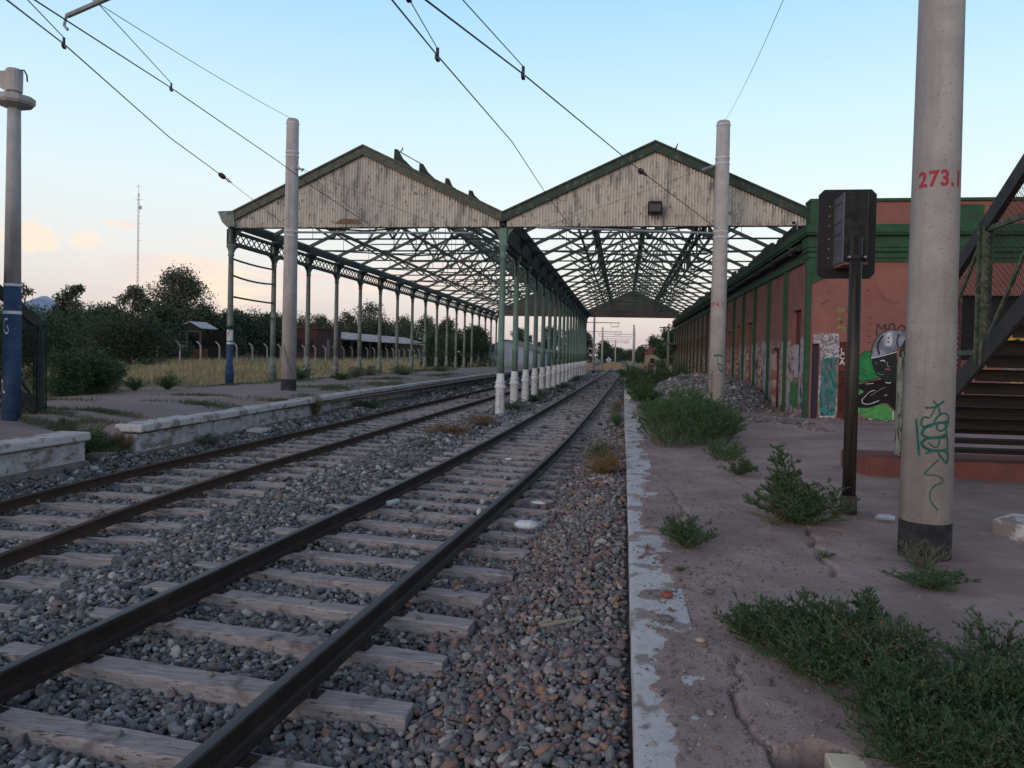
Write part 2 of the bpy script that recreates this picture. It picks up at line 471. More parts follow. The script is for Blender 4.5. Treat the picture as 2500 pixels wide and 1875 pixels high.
def lines(*segs):
    o = []
    for a, b, st in segs: o += list(np.arange(a, b, st))
    return np.array(o + [segs[-1][1]])
tx = lines((-3000, -300, 300), (-300, -60, 20), (-60, -14, 2), (-14, -7, .5), (-7, 4, 1.), (4, 20, 4), (20, 300, 40), (300, 3000, 300))
ty = lines((-60, 0, 10), (0, 100, 2), (100, 400, 20), (400, 6000, 400))
g = grid_mesh("ground", tx, ty, h_terrain, M_['field'])
tag(g, kind='structure')

bed = grid_mesh("ballast_bed", lines((-8.8, .12, .08)), lines((.5, 16, .1), (16, 60, .5), (60, 125, 2.5)), h_ballast, M_['ballastbed'])
tag(bed, kind='structure')
bed2 = grid_mesh("ballast_bed", lines((-8, 1.2, .6)), lines((125.1, 400, 10)), lambda X, Y: -.07 + 0 * X, M_['ballastbed'])
tag(bed2, kind='structure')

# right platform: compacted dirt over the old paving, with real cracks
def seg_dist(X, Y, pts):
    D = np.full(X.shape, 9.)
    for (ax, ay), (bx, by) in zip(pts[:-1], pts[1:]):
        vx, vy = bx - ax, by - ay
        t = np.clip(((X - ax) * vx + (Y - ay) * vy) / (vx * vx + vy * vy), 0, 1)
        D = np.minimum(D, np.hypot(X - ax - t * vx, Y - ay - t * vy))
    return D
CRACKS = [([(1.82, 7.45), (1.72, 7.15), (1.76, 6.95), (1.66, 6.75), (1.70, 6.55), (1.63, 6.3), (1.66, 6.05), (1.58, 5.8)], .035, .07),
          ([(.66, 4.15), (.60, 3.95), (.62, 3.8), (.54, 3.68), (.57, 3.5), (.56, 3.35), (.61, 3.2), (.63, 3.05), (.70, 2.9), (.76, 2.7)], .014, .06),
          ([(.60, 9.2), (.66, 8.7), (.60, 8.3), (.68, 7.9), (.60, 7.5), (.66, 7.1)], .04, .035),
          ([(1.5, 10.0), (1.62, 9.6), (1.75, 9.2)], .04, .05)]
def h_right(X, Y):
    z = .302 + .010 * vnoise(X, Y, .8, 21) + .007 * vnoise(X, Y, .22, 22) + .004 * vnoise(X, Y, .07, 23) + .015 * vnoise(X, Y, 3.0, 24)
    z += sstep(1.6, 2.6, X) * .01
    wob = .02 * vnoise(X, Y, .12, 30) + .012 * vnoise(X, Y, .05, 31)
    for pts, w, d in CRACKS:
        D = seg_dist(X + wob, Y + wob, pts)
        z = z - d * np.exp(-(D / (w * .6)) ** 2)
    # the collapsed hole near the camera
    D = np.hypot((X - .82) / 1.15, (Y - 3.06) / .8) + .05 * vnoise(X, Y, .1, 33)
    z = z - .55 * (1 - sstep(.13, .155, D))
    # dirt thins out over the kerb
    k = .275 + .09 * vnoise(X * 0, Y, .9, 40) + .07 * vnoise(X * 0, Y, .3, 41) + .03 * vnoise(X, Y, .06, 43)
    z = np.where(X < k, np.minimum(z, .285 + .02 * vnoise(X, Y, .25, 42)), z)
    return z
rp = grid_mesh("right_platform", lines((.11, 2.2, .02), (2.2, 3.4, .06), (3.4, 14.5, .3)), lines((.8, 9, .025), (9, 24, .1), (24, 92, 1)), h_right, M_['dirt'])
tag(rp, kind='structure')
# kerb of the right platform, white paint worn through
kx = lines((.085, .44, .02))
def h_kerb(X, Y):
    return .300 + .004 * vnoise(X, Y, .3, 50) - .010 * (X < .10) + .003 * vnoise(X, Y, .06, 51)
ky = lines((.8, 30, .05), (30, 80, .5))
kerb = grid_mesh("platform_kerb", kx, ky, h_kerb, M_['kerb'])
tag(kerb, "worn white painted kerb along the right hand platform beside the gravel", "kerb")
f = MB()
prev = None
for i in range(len(ky) - 1):
    a, b = ky[i], ky[i + 1]
    f.quad((.085, b, .29), (.085, a, .29), (.075 + .004 * math.sin(a * 9), a, -.12), (.075 + .004 * math.sin(b * 9), b, -.12))
fo = f.build("kerb_face", M_['kerb'], kerb)

# ------------------------------------------------------------------ left platform
def platform_wall(name, y0, y1, label, seed):
    e = empty(name, (float(edge_left(y0)), y0, 0), label, "platform")
    rr = random.Random(seed)
    w = MB(); c = MB(); b = MB()
    y = y0
    while y < y1 - .01:
        yn = min(y + rr.choice((1.9, 2.4, 2.9)), y1)
        xa, xb = float(edge_left(y)), float(edge_left(yn))
        def pr(xo, z): return [(xa + xo, y + .006, z), (xb + xo, yn - .006, z)]
        a0, b0 = pr(-.02, -.2); 
        # wall slab
        w.prism([(xa - .02, y + .014, .06), (xb - .02, yn - .014, .06), (xb - .30, yn - .008, .06), (xa - .30, y + .008, .06)], (0, 0, .385))
        b.prism([(xa + .03, y, -.25), (xb + .03, yn, -.25), (xb - .32, yn, -.25), (xa - .32, y, -.25)], (0, 0, .40 + rr.uniform(-.03, .05)))
        dz = rr.uniform(-.006, .006)
        c.prism([(xa + .075, y + .01, .472 + dz), (xb + .075, yn - .01, .472 + dz), (xb - .42, yn - .01, .472 + dz), (xa - .42, y + .01, .472 + dz)], (0, 0, .127))
        y = yn
    w.build("wall_face", M_['wallwhite'], e, bevel=.01)
    b.build("wall_base", M_['wallbase'], e)
    c.build("coping", M_['kerb'], e, bevel=.02)
    return e
platform_wall("platform_wall", .5, 10.03, "near length of whitewashed platform wall, ending at the grassy gap", 3)
platform_wall("platform_wall", 11.05, 90, "long whitewashed platform wall with chipped coping beyond the grassy gap", 4)
lx0 = [-13.4, -13.2, -12.9]
def h_left(X, Y):
    z = .60 + .10 * sstep(-8.5, -9.7, X) + .008 * vnoise(X, Y, .9, 60) + .004 * vnoise(X, Y, .2, 61)
    n = np.exp(-((X + 7.9) ** 2 / .9 + (Y - 10.55) ** 4 / .035))
    z = z - .42 * n
    z = np.where(X > edge_left(Y) - .30 + .05 * vnoise(X * 0, Y, .5, 62), np.minimum(z, .45), z)
    return z - .16 * sstep(-12.7, -13.3, X)
lp = grid_mesh("left_platform", lines((-16, -13.4, .4), (-13.4, -8.9, .15), (-8.9, -8.1, .04)), lines((-3, 26, .12), (26, 92, 1.)), h_left, M_['asphalt'])
tag(lp, kind='structure')
# concrete blocks tumbled in the gap
for i, (x, y, z, s, lab) in enumerate([(-8.0, 10.36, .14, .20, "broken lump of concrete lying under the end of the near platform wall"),
                                       (-7.72, 10.75, .06, .12, "small broken lump of concrete at the foot of the grassy gap")]):
    b = MB(); r = random.Random(i)
    b.box(x - s, x + s, y - s * .6, y + s * .6, z - s * .4, z + s * .4)
    b.v = [(a + r.uniform(-.05, .05), c + r.uniform(-.05, .05), d + r.uniform(-.04, .04)) for a, c, d in b.v]
    o = b.build("concrete_lump", M_['wallbase'], bevel=.02); tag(o, lab, "rubble")

# ------------------------------------------------------------------ tracks
def rail_profile(k=1.):
    # half-section (x, z): foot, web, head; z measured above sleeper top
    return [(x, z * k) for x, z in [(.065, .0), (.065, .010), (.030, .020), (.010, .034), (.010, .112), (.034, .124), (.036, .150), (.028, .158), (0, .160)]]
def make_rail(cf, off, mats, parent, y0, y1, k=1.):
    half = rail_profile(k)
    prof = [(x, z) for x, z in half] + [(-x, z) for x, z in reversed(half[:-1])]
    ys = list(np.arange(y0, 40, .4)) + list(np.arange(40, y1, 2.))
    V, F = [], []
    n = len(prof)
    for y in ys:
        d = np.array([float(cf(y + .5) - cf(y - .5)), 1.0]); d /= np.linalg.norm(d)
        nx, ny = d[1], -d[0]
        cx = float(cf(y)) + nx * off; cy = y + ny * off
        for px, pz in prof: V.append((cx + nx * px, cy + ny * px, pz + .004))
    mi = []
    for i in range(len(ys) - 1):
        for k in range(n):
            k2 = (k + 1) % n
            F.append((i * n + k, i * n + k2, (i + 1) * n + k2, (i + 1) * n + k))
            mi.append(1 if k in (7, 8) else 0)
    F.append(tuple(range(n))); mi.append(0)
    b = MB(); b.v = V; b.f = F; b.m = mi
    return b.build("rail", mats, parent)

def make_track(cf, label, y0, y1, mats, gauge=1.435, skewf=None, seed=1, half=1.38, rk=.95, wk=1., shift=0.):
    t = empty("railway_track", (float(cf(y0)), y0, 0), label, "railway track")
    g2 = gauge / 2 + .036
    make_rail(cf, -g2, mats, t, y0, y1, rk)
    make_rail(cf, g2, mats, t, y0, y1, rk)
    rr = random.Random(seed)
    y = y0 + .1
    k = 0
    rest = MB()
    rects = []
    while y < y1:
        ang = (skewf(y) if skewf else 0) + rr.uniform(-.012, .012)
        d = float(cf(y + .5) - cf(y - .5)); ang += math.atan(d)
        hl = half + rr.uniform(-.06, .05); hw = (.080 + rr.uniform(-.013, .012)) * wk
        cx = float(cf(y)) + shift + rr.uniform(-.05, .05)
        ca, sa = math.cos(ang), math.sin(ang)
        zt = rr.uniform(-.014, .004)
        def P(u, v, z): return (cx + u * ca + v * sa, y - u * sa + v * ca, z)
        if k < 98:
            b = MB()
            ns = 14
            us = np.linspace(-hl, hl, ns)
            V = []
            for i, u in enumerate(us):
                wl = hw * (1 + rr.uniform(-.03, .03)) - (0.02 if i in (0, ns - 1) and rr.random() < .5 else 0)
                uu = u
                z = zt + rr.uniform(-.002, .002)
                j0 = rr.uniform(-.03, .03) if i in (0, ns - 1) else 0
                V += [P(uu + j0, -wl, z - .012), P(uu, -wl + .012, z), P(uu, wl - .012, z), P(uu - j0, wl, z - .012), P(uu - j0, wl, z - .15), P(uu + j0, -wl, z - .15)]
            F = []
            for i in range(ns - 1):
                for q in range(6):
                    F.append((i * 6 + q, (i + 1) * 6 + q, (i + 1) * 6 + (q + 1) % 6, i * 6 + (q + 1) % 6))
            F += [tuple(range(6)), tuple((ns - 1) * 6 + q for q in range(5, -1, -1))]
            b.v, b.f, b.m = V, F, [0] * len(F)
            s = b.build("sleeper", M_['sleeper'], t)
            if k < 16:
                for sgn in (-1, 1):
                    pl = MB()
                    u0 = sgn * g2
                    c = [P(u0 - .098, -.05, zt + .001), P(u0 + .098, -.05, zt + .001), P(u0 + .098, .05, zt + .001), P(u0 - .098, .05, zt + .001)]
                    pl.prism(c, (0, 0, .008))
                    for du, dv in ((-.08, .02), (.08, -.02)):
                            q = P(u0 + du, dv, zt + .006)
                            pl.tube([q, (q[0], q[1], q[2] + .022)], .011, 6)
                    pl.build("tie_plate", M_['plate'], s)
        else:
            rest.prism([P(-hl, -hw, zt - .15), P(hl, -hw, zt - .15), P(hl, hw, zt - .15), P(-hl, hw, zt - .15)], (0, 0, .15))
        rects.append((cx, y, ca, sa, hl, hw))
        y += .66 + rr.uniform(-.045, .045)
        k += 1
    if rest.v:
        o = rest.build("sleeper", M_['sleeper'], t); o["kind"] = "stuff"
    return rects
sk = lambda y: math.radians(3.6) * (1 - float(sstep(6, 18, np.array(y))))
rects1 = make_track(track1, "nearest railway track with dark worn rails, running beside the right platform", 1.2, 170, [M_['rail'], M_['railtop']], skewf=sk, seed=5)
rects2 = make_track(track2, "left railway track with rusty rails beside the whitewashed platform wall", 2.6, 170, [M_['railrust'], M_['railrust']], skewf=sk, seed=9, rk=.70, wk=.86, shift=.17)

# ------------------------------------------------------------------ ballast stones (one instanced mass per bed)
def stone_cloud(name, P, scl, material, label=None, subdiv=2, seed=0):
    r = np.random.RandomState(seed)
    n = len(P)
    me = bpy.data.meshes.new(name)
    me.vertices.add(n); me.vertices.foreach_set("co", P.astype(np.float32).ravel())
    a = me.attributes.new("scl", 'FLOAT_VECTOR', 'POINT'); a.data.foreach_set("vector", scl.astype(np.float32).ravel())
    rot = r.uniform(0, 6.28, (n, 3)).astype(np.float32)
    rot[:, 0] = r.normal(0, .45, n); rot[:, 1] = r.normal(0, .45, n)
    a = me.attributes.new("rot", 'FLOAT_VECTOR', 'POINT'); a.data.foreach_set("vector", rot.ravel())
    o = bpy.data.objects.new(name, me); col.objects.link(o)
    me.materials.append(material)
    ng = bpy.data.node_groups.new(name + "_nodes", 'GeometryNodeTree')
    ng.interface.new_socket("Geometry", in_out='INPUT', socket_type='NodeSocketGeometry')
    ng.interface.new_socket("Geometry", in_out='OUTPUT', socket_type='NodeSocketGeometry')
    nn, ll = ng.nodes, ng.links
    gi = nn.new("NodeGroupInput"); go = nn.new("NodeGroupOutput")
    ico = nn.new("GeometryNodeMeshIcoSphere"); ico.inputs["Radius"].default_value = 1.0; ico.inputs["Subdivisions"].default_value = subdiv
    sp = nn.new("GeometryNodeSetPosition")
    tn = nn.new("ShaderNodeTexNoise"); tn.inputs["Scale"].default_value = 1.35; tn.inputs["Detail"].default_value = 2.5
    sub = nn.new("ShaderNodeVectorMath"); sub.operation = 'SUBTRACT'; sub.inputs[1].default_value = (.5, .5, .5)
    sc = nn.new("ShaderNodeVectorMath"); sc.operation = 'SCALE'; sc.inputs["Scale"].default_value = 1.8
    ll.new(tn.outputs["Color"], sub.inputs[0]); ll.new(sub.outputs[0], sc.inputs[0]); ll.new(sc.outputs[0], sp.inputs["Offset"])
    ll.new(ico.outputs["Mesh"], sp.inputs["Geometry"])
    ss = nn.new("GeometryNodeSetShadeSmooth"); ll.new(sp.outputs[0], ss.inputs["Geometry"])
    sm = nn.new("GeometryNodeSetMaterial"); sm.inputs["Material"].default_value = material; ll.new(ss.outputs[0], sm.inputs["Geometry"])
    ip = nn.new("GeometryNodeInstanceOnPoints")
    ll.new(gi.outputs[0], ip.inputs["Points"]); ll.new(sm.outputs[0], ip.inputs["Instance"])
    for att, sock in (("rot", "Rotation"), ("scl", "Scale")):
        na = nn.new("GeometryNodeInputNamedAttribute"); na.data_type = 'FLOAT_VECTOR'; na.inputs["Name"].default_value = att
        ll.new(na.outputs["Attribute"], ip.inputs[sock])
    ll.new(ip.outputs[0], go.inputs[0])
    md = o.modifiers.new("stones", 'NODES'); md.node_group = ng
    tag(o, label, None, None, 'stuff')
    return o

def jitter(x0, x1, y0, y1, step, seed):
    r = np.random.RandomState(seed)
    xs = np.arange(x0, x1, step); ys = np.arange(y0, y1, step)
    X, Y = np.meshgrid(xs, ys)
    X = X.ravel() + r.uniform(-.6, .6, X.size) * step; Y = Y.ravel() + r.uniform(-.6, .6, Y.size) * step
    return X, Y, r
def seen(X, Y, m=.6):
    return (X > -.97 * Y - m) & (X < .50 * Y + m)
ALLR = np.array(rects1 + rects2)
def on_sleeper(X, Y):
    inside = np.zeros(X.shape, bool)
    for cx, cy, ca, sa, hl, hw in ALLR:
        if cy > Y.max() + 1 or cy < Y.min() - 1: continue
        k = np.where(np.abs(Y - cy) < .6)[0]
        u = (X[k] - cx) * ca - (Y[k] - cy) * sa
        v = (X[k] - cx) * sa + (Y[k] - cy) * ca
        inside[k] |= (np.abs(u) < hl + .01) & (np.abs(v) < hw + .012)
    return inside
def on_rail(X, Y):
    r = np.zeros(X.shape, bool)
    for cf in (track1, track2):
        c = cf(Y)
        r |= np.abs(np.abs(X - c) - .7535) < .075
    return r
PS, SS = [], []
for (y0, y1, step, size, seed) in ((1.8, 4.6, .029, .0185, 1), (4.6, 8.5, .034, .0200, 2), (8.5, 15, .050, .027, 3), (15, 30, .085, .040, 4), (30, 80, .18, .06, 5)):
    X, Y, r = jitter(-8.4, .06, y0, y1, step, seed)
    k = seen(X, Y) & (X > edge_left(Y) + .04)
    X, Y = X[k], Y[k]
    big = r.gamma(2.3, 1 / 2.3, len(X)).clip(.3, 3.2)
    redside = sstep(-1.2, -.4, X)
    s = size * (.62 + .5 * big) * (1 - .12 * redside)
    on = on_sleeper(X, Y)
    rail = on_rail(X, Y)
    keep = (~on | (r.rand(len(X)) < .012)) & (~rail | (r.rand(len(X)) < .35))
    # thin scatter of stones over the sleepers further away
    z = h_ballast(X, Y) + r.uniform(-.3, .9, len(X)) * s + .008
    z = np.where(on, .0 + s * .35, z)
    z = np.where(rail & ~on, np.minimum(z, -.05), z)
    S3 = np.stack([s * r.uniform(.85, 1.25, len(X)), s * r.uniform(.75, 1.05, len(X)), s * r.uniform(.45, .78, len(X))], 1)
    PS.append(np.stack([X, Y, z], 1)[keep]); SS.append(S3[keep])
P = np.concatenate(PS); S3 = np.concatenate(SS)
red = (P[:, 0] > -1.35 + RS.normal(0, .28, len(P))) & (P[:, 1] < 40)
stone_cloud("ballast_stones", P[~red], S3[~red], M_['stone'], "grey rounded track ballast between and around the sleepers", 2, 1)
stone_cloud("reddish_ballast_stones", P[red], S3[red], M_['stonered'], "reddish brown rounded gravel heaped against the right platform kerb", 2, 2)

# pebbles loose on the right platform, most of them near the kerb
r = np.random.RandomState(33)
n = 7000
X = .12 + r.gamma(1.25, .62, n); Y = 2.3 + r.gamma(2.0, 2.2, n)
k = (X < 4.2) & (Y < 20) & (X < .5 * Y + .5)
X, Y = X[k], Y[k]
s = .0022 + r.gamma(.9, .0030, len(X)); s = s.clip(0, .026)
P = np.stack([X, Y, h_right(X, Y) + s * .3], 1)
stone_cloud("loose_pebbles", P, np.stack([s * 1.2, s, s * .7], 1), M_['pebble'], "loose pebbles scattered on the dirt of the right platform", 1, 3)
# rubble strip along the foot of the building and beside the second mast
X1 = 4.75 - np.abs(r.normal(0, .35, 900)); Y1 = r.uniform(17.5, 46, 900)
X1b = r.uniform(3.0, 4.5, 500); Y1b = 20.1 + r.normal(0, .35, 500) - (X1b - 3) * .25
X1c = r.uniform(4.9, 9.5, 350); Y1c = 21.05 - np.abs(r.normal(0, .25, 350))
X, Y = np.concatenate([X1, X1b, X1c]), np.concatenate([Y1, Y1b, Y1c])
s = (.014 + r.gamma(1.5, .014, len(X))).clip(0, .09)
stone_cloud("wall_rubble", np.stack([X, Y, .30 + s * .3], 1), np.stack([s * 1.5, s, s * .5], 1), M_['pebble'], "rubble and plaster crumbs strewn along the foot of the red building", 1, 4)
# gravel mound behind the weeds
def h_mound(X, Y):
    d = ((X - 3.3) / 2.3) ** 2 + ((Y - 30) / 7.0) ** 2
    return .25 + .95 * np.clip(1 - d, 0, 1) ** .75 + .06 * vnoise(X, Y, .8, 70)
X, Y, r = jitter(1.0, 4.8, 23, 37, .085, 77)
d = ((X - 3.3) / 2.3) ** 2 + ((Y - 30) / 7.0) ** 2
k = (d < 1.03) & (X < 4.7)
X, Y = X[k], Y[k]; s = .04 + r.gamma(2, .012, len(X))
mo = grid_mesh("gravel_mound", lines((1.0, 4.78, .2)), lines((23, 37, .3)), h_mound, M_['ballastbed'])
tag(mo, "heap of dark gravel dumped on the right platform behind the weeds", "gravel heap")
st_ = stone_cloud("mound_stones", np.stack([X, Y, h_mound(X, Y) + .02], 1), np.stack([s * 1.1, s, s * .7], 1), M_['stone'], None, 1, 6)
st_.parent = mo

# ------------------------------------------------------------------ train shed
shed = empty("train_shed", (-3.8, GABLE_Y, 0), "long open iron train shed with two cream corrugated gables and bare green roof trusses", "train shed")
XL, XC, XR = -13.0, COLX, 5.36
BAYS = [(XL, -8.40, XC), (XC, .80, XR)]
NB = 17
SP = (FAR_Y - GABLE_Y) / NB
cols_y = [GABLE_Y + .12 + k * SP for k in range(NB + 1)]
EZ, RZ, GB = 6.25, 8.42, 5.88
def roof_z(bay, x):
    l, m, r = BAYS[bay]
    t = (x - l) / (m - l) if x < m else (r - x) / (r - m)
    return EZ + (RZ - .06 * bay - EZ) * t
BARGE = [mat('left_barge_paint', (.085, .095, .08), (.06, .07, .06), 4, .7, c3=(.12, .10, .08), s3=6, lo3=.5, hi3=.62), mat('right_barge_paint', (.036, .058, .047), (.03, .046, .038), 4, .7, c3=(.10, .10, .08), s3=6, lo3=.55, hi3=.65)]
# gables
def gable(bay, y, face, m, zoff=0, label=None):
    l, mid, r = BAYS[bay]
    b = MB()
    xs = np.arange(l + .12, r - .10, .0225)
    V, F = [], []
    for i, x in enumerate(xs):
        d = .024 * math.cos((x - l) * 2 * PI / .09)
        jag = .012 * math.sin(x * 37) + .01 * math.sin(x * 11)
        V += [(x, y + d, GB + jag * .4 + zoff), (x, y + d, roof_z(bay, x) - .12 + zoff)]
    for i in range(len(xs) - 1):
        F.append((2 * i, 2 * i + 2, 2 * i + 3, 2 * i + 1))
    b.add(V, F)
    o = b.build("gable_sheet", m, shed)
    if label: o["label"] = label
    # back edge line at the bottom
    a = MB()
    a.box(l + .05, r - .05, y + .03, y + .09, GB - .03 + zoff, GB + .03 + zoff)
    a.build("gable_rail", M_['darkgreen'], shed)
    # barge boards following the slope
    f = MB()
    for (xa, xb) in ((l - .02, mid), (mid, r)):
        za, zb = roof_z(bay, max(xa, l)), roof_z(bay, xb)
        if xb == r: zb = EZ
        dz = .22
        pts = [(xa, y - .10, za - dz), (xb, y - .10, zb - dz), (xb, y - .10, zb + .05), (xa, y - .10, za + .05)]
        f.prism(pts, (0, .16, 0))
        pts = [(xa, y - .15, za + .03), (xb, y - .15, zb + .03), (xb, y - .15, zb + .085), (xa, y - .15, za + .085)]
        f.prism(pts, (0, .26, 0))
        pts = [(xa, y - .125, za - dz - .02), (xb, y - .125, zb - dz - .02), (xb, y - .125, zb - dz + .045), (xa, y - .125, za - dz + .045)]
        f.prism(pts, (0, .20, 0))
    f.build("barge_board", BARGE[bay], shed)
gable(0, GABLE_Y, -1, M_['gable'], label="left cream gable, its paint badly flaked")
gable(1, GABLE_Y, -1, M_['gable'], label="right cream gable with the dark floodlight")
gable(0, FAR_Y, 1, M_['gable_rust'], -.05, label="far rusty gable of the left bay")
gable(1, FAR_Y, 1, M_['gable_rust'], -.05, label="far rusty gable of the right bay")
# flared eaves end on the left
b = MB()
b.prism([(XL - .36, GABLE_Y - .14, 6.40), (XL + .2, GABLE_Y - .14, 6.42), (XL + .25, GABLE_Y - .14, 5.9), (XL - .02, GABLE_Y - .14, 5.88), (XL - .20, GABLE_Y - .14, 6.05), (XL - .30, GABLE_Y - .14, 6.28)], (0, .30, 0))
b.build("eaves_end", M_['oldgreen'], shed)
# gutters
b = MB()
b.prism([(XL - .36, 0, 6.36), (XL - .06, 0, 6.20), (XL - .02, 0, 5.93), (XL - .12, 0, 5.93), (XL - .22, 0, 6.08)], (0, FAR_Y - GABLE_Y, 0))
b.v = [(x, y + GABLE_Y, z) for x, y, z in b.v]
b.build("gutter", M_['darkgreen'], shed)
b = MB()
b.prism([(XC - .26, GABLE_Y + .2, 6.32), (XC + .26, GABLE_Y + .2, 6.32), (XC + .17, GABLE_Y + .2, 5.98), (XC - .17, GABLE_Y + .2, 5.98)], (0, FAR_Y - GABLE_Y - .2, 0))
b.build("valley_gutter", M_['darkgreen'], shed)

def lattice_run(x, z0, z1, y0, y1, n, parent_name, th=.05):
    b = MB()
    b.box(x - .06, x + .06, y0, y1, z1 - .05, z1 + .05)
    b.box(x - .07, x + .07, y0, y1, z0 - .06, z0 + .06)
    for k in range(NB):
        a = cols_y[k]
        for q in range(n):
            ya = a + .22 + (SP - .44) * q / n; yb = a + .22 + (SP - .44) * (q + 1) / n
            # curved crossing: two bowed bars
            for s in (0, 1):
                p = (x, ya if s == 0 else yb, z0 + .05); r_ = (x, yb if s == 0 else ya, z1 - .04)
                b.bar(p, r_, .025, .032, (1, 0, 0))
    return b
lattice_run(XL, 5.38, 5.78, GABLE_Y, FAR_Y, 7, '').build("lattice_girder", M_['roofgreen'], shed)
b = lattice_run(XC, 5.30, 5.95, GABLE_Y, FAR_Y, 5, '')
# hanging remains of gutter boxing in the valley
for k in range(NB):
    a = cols_y[k]
    b.box(XC + .12, XC + .15, a + .1, a + SP - .1, 5.40 + .05 * math.sin(k * 2.1), 6.05)
    b.box(XC - .15, XC - .12, a + .1, a + SP - .1, 5.66 + .04 * math.sin(k * 1.3), 6.05)
b.build("lattice_girder", M_['darkgreen'], shed)

def bracket(mb, x, y, z, r, sx, sy, th=.03):
    """quarter spandrel bracket between column and girder"""
    pts = [(0, 0), (r, 0)]
    for i in range(7):
        t = PI / 2 * i / 6
        pts.append((r - r * .92 * math.sin(t), -r * .92 * (1 - math.cos(t)) - .03))
    pts.append((0, -r))
    P3 = [(x + sx * u, y + sy * u, z + v) for u, v in pts]
    off = (0, th, 0) if sx else (th, 0, 0)
    P3 = [(a - off[0] / 2, c - off[1] / 2, d) for a, c, d in P3]
    mb.prism(P3, off)

def column(x, y, z0, kind, k):
    c = MB()
    if kind == 'centre':
        zc = 5.30
        prof = [(z0 + 1.30, .108), (2.0, .106), (2.02, .116), (2.10, .116), (2.12, .105), (4.9, .088), (4.92, .105), (4.97, .105), (4.99, .09), (5.1, .092), (5.22, .13), (5.30, .17), (5.36, .17), (5.38, .12), (5.84, .12)]
        c.lathe(x, y, prof, 16)
        o = c.build("column", M_['steelgreen'], shed, smooth=True)
        b = MB()
        b.lathe(x, y, [(z0 - .1, .150), (z0 + .02, .148), (z0 + .80, .142), (z0 + .82, .155), (z0 + .86, .178), (z0 + .90, .182), (z0 + .92, .150), (z0 + 1.00, .146), (z0 + 1.02, .160), (z0 + 1.05, .160), (z0 + 1.07, .126), (z0 + 1.30, .120), (z0 + 1.302, .108)], 18)
        b.build("column_base", M_['whitepaint'], o, smooth=True)
    else:
        prof = [(z0 + 1.0 if k else 2.62, .098), (z0 + 2.2, .096) if k else (2.7, .097), (4.95, .082), (4.97, .10), (5.02, .10), (5.05, .085), (5.18, .11), (5.26, .15), (5.33, .155), (5.36, .12), (5.9, .11)]
        c.lathe(x, y, prof, 14)
        o = c.build("column", M_['oldgreen'], shed, smooth=True)
        b = MB()
        b.lathe(x, y, [(z0 - .2, .14), (z0 + .38, .135), (z0 + .40, .15), (z0 + .47, .155), (z0 + .5, .13), (z0 + .62, .122), (z0 + .64, .13), (z0 + .68, .13), (z0 + .70, .104), (z0 + (1.0 if k else 1.92), .098)], 14)
        b.build("column_base", M_['bluepaint'] if k == 0 else M_['oldgreen'], o, smooth=True)
        if k == 0: o["label"] = "front left column painted blue on its lower part"
    br = MB()
    zt = 5.30 if kind == 'centre' else 5.33
    rr = .62 if kind == 'centre' else .42
    if k < NB: bracket(br, x, y + .08, zt, rr, 0, 1, .05)
    if k > 0: bracket(br, x, y - .08, zt, rr, 0, -1, .05)
    if kind == 'centre':
        bracket(br, x + .1, y, 5.95, .5, 1, 0); bracket(br, x - .1, y, 5.95, .5, -1, 0)
    else:
        bracket(br, x + .1, y, 5.85, .45, 1, 0)
    br.box(x - .11, x + .11, y - .11, y + .11, 5.34, 5.845)
    br.build("bracket", M_['darkgreen'] if kind != 'centre' or k else M_['steelgreen'], o)
    return o
ccols = [column(XC, y, -.02 + .006 * k, 'centre', k) for k, y in enumerate(cols_y)]
lcols = [column(XL, y, .62, 'left', k) for k, y in enumerate(cols_y)]
# pink scrawl on the first white base, red one high on the blue column, green band
def cyl_map(cx, cy, r, lean=0):
    def f(a, z): return (cx + (r + .003) * math.sin(a), cy - (r + .003) * math.cos(a), z)
    return f
b = MB(); f3 = cyl_map(XC, cols_y[0], .147)
for i in range(5):
    ribbon(b, [(-.05 + .1 * math.sin(i * 3), .70 - i * .12), (.35, .68 - i * .12), (.1, .62 - i * .12), (.4, .60 - i * .12)], .022, f3)
b.build("scrawl", mat("faded_pink_spray", (.45, .16, .25)), ccols[0])
b = MB(); f3 = cyl_map(XL, cols_y[0], .099)
ribbon(b, [(-.6, 2.35), (.1, 2.42), (.6, 2.5)], .05, f3); ribbon(b, [(-.5, 2.2), (.0, 2.3), (.3, 2.38)], .04, f3)
b.build("scrawl", mat("red_spray", (.38, .04, .05)), lcols[0])
b = MB()
b.lathe(XL, cols_y[0], [(2.02, .1015), (2.10, .1015)], 14)
b.lathe(XL, cols_y[0], [(2.14, .1005), (2.5, .1005)], 14)
b.build("paper_wrap", M_['whitepaint'], lcols[0])
b = MB(); b.lathe(XL, cols_y[0], [(1.62, .102), (1.70, .102)], 14)
b.build("painted_band", mat("mint_paint", (.10, .38, .22)), lcols[0])
b = MB()
for i in range(4):
    ribbon(b, [(-.3, 1.2 - i * .1), (.1, 1.25 - i * .1), (.0, 1.18 - i * .1), (.3, 1.2 - i * .1)], .02, cyl_map(XL, cols_y[0], .105))
b.build("scrawl", M_['whitepaint'], lcols[0])

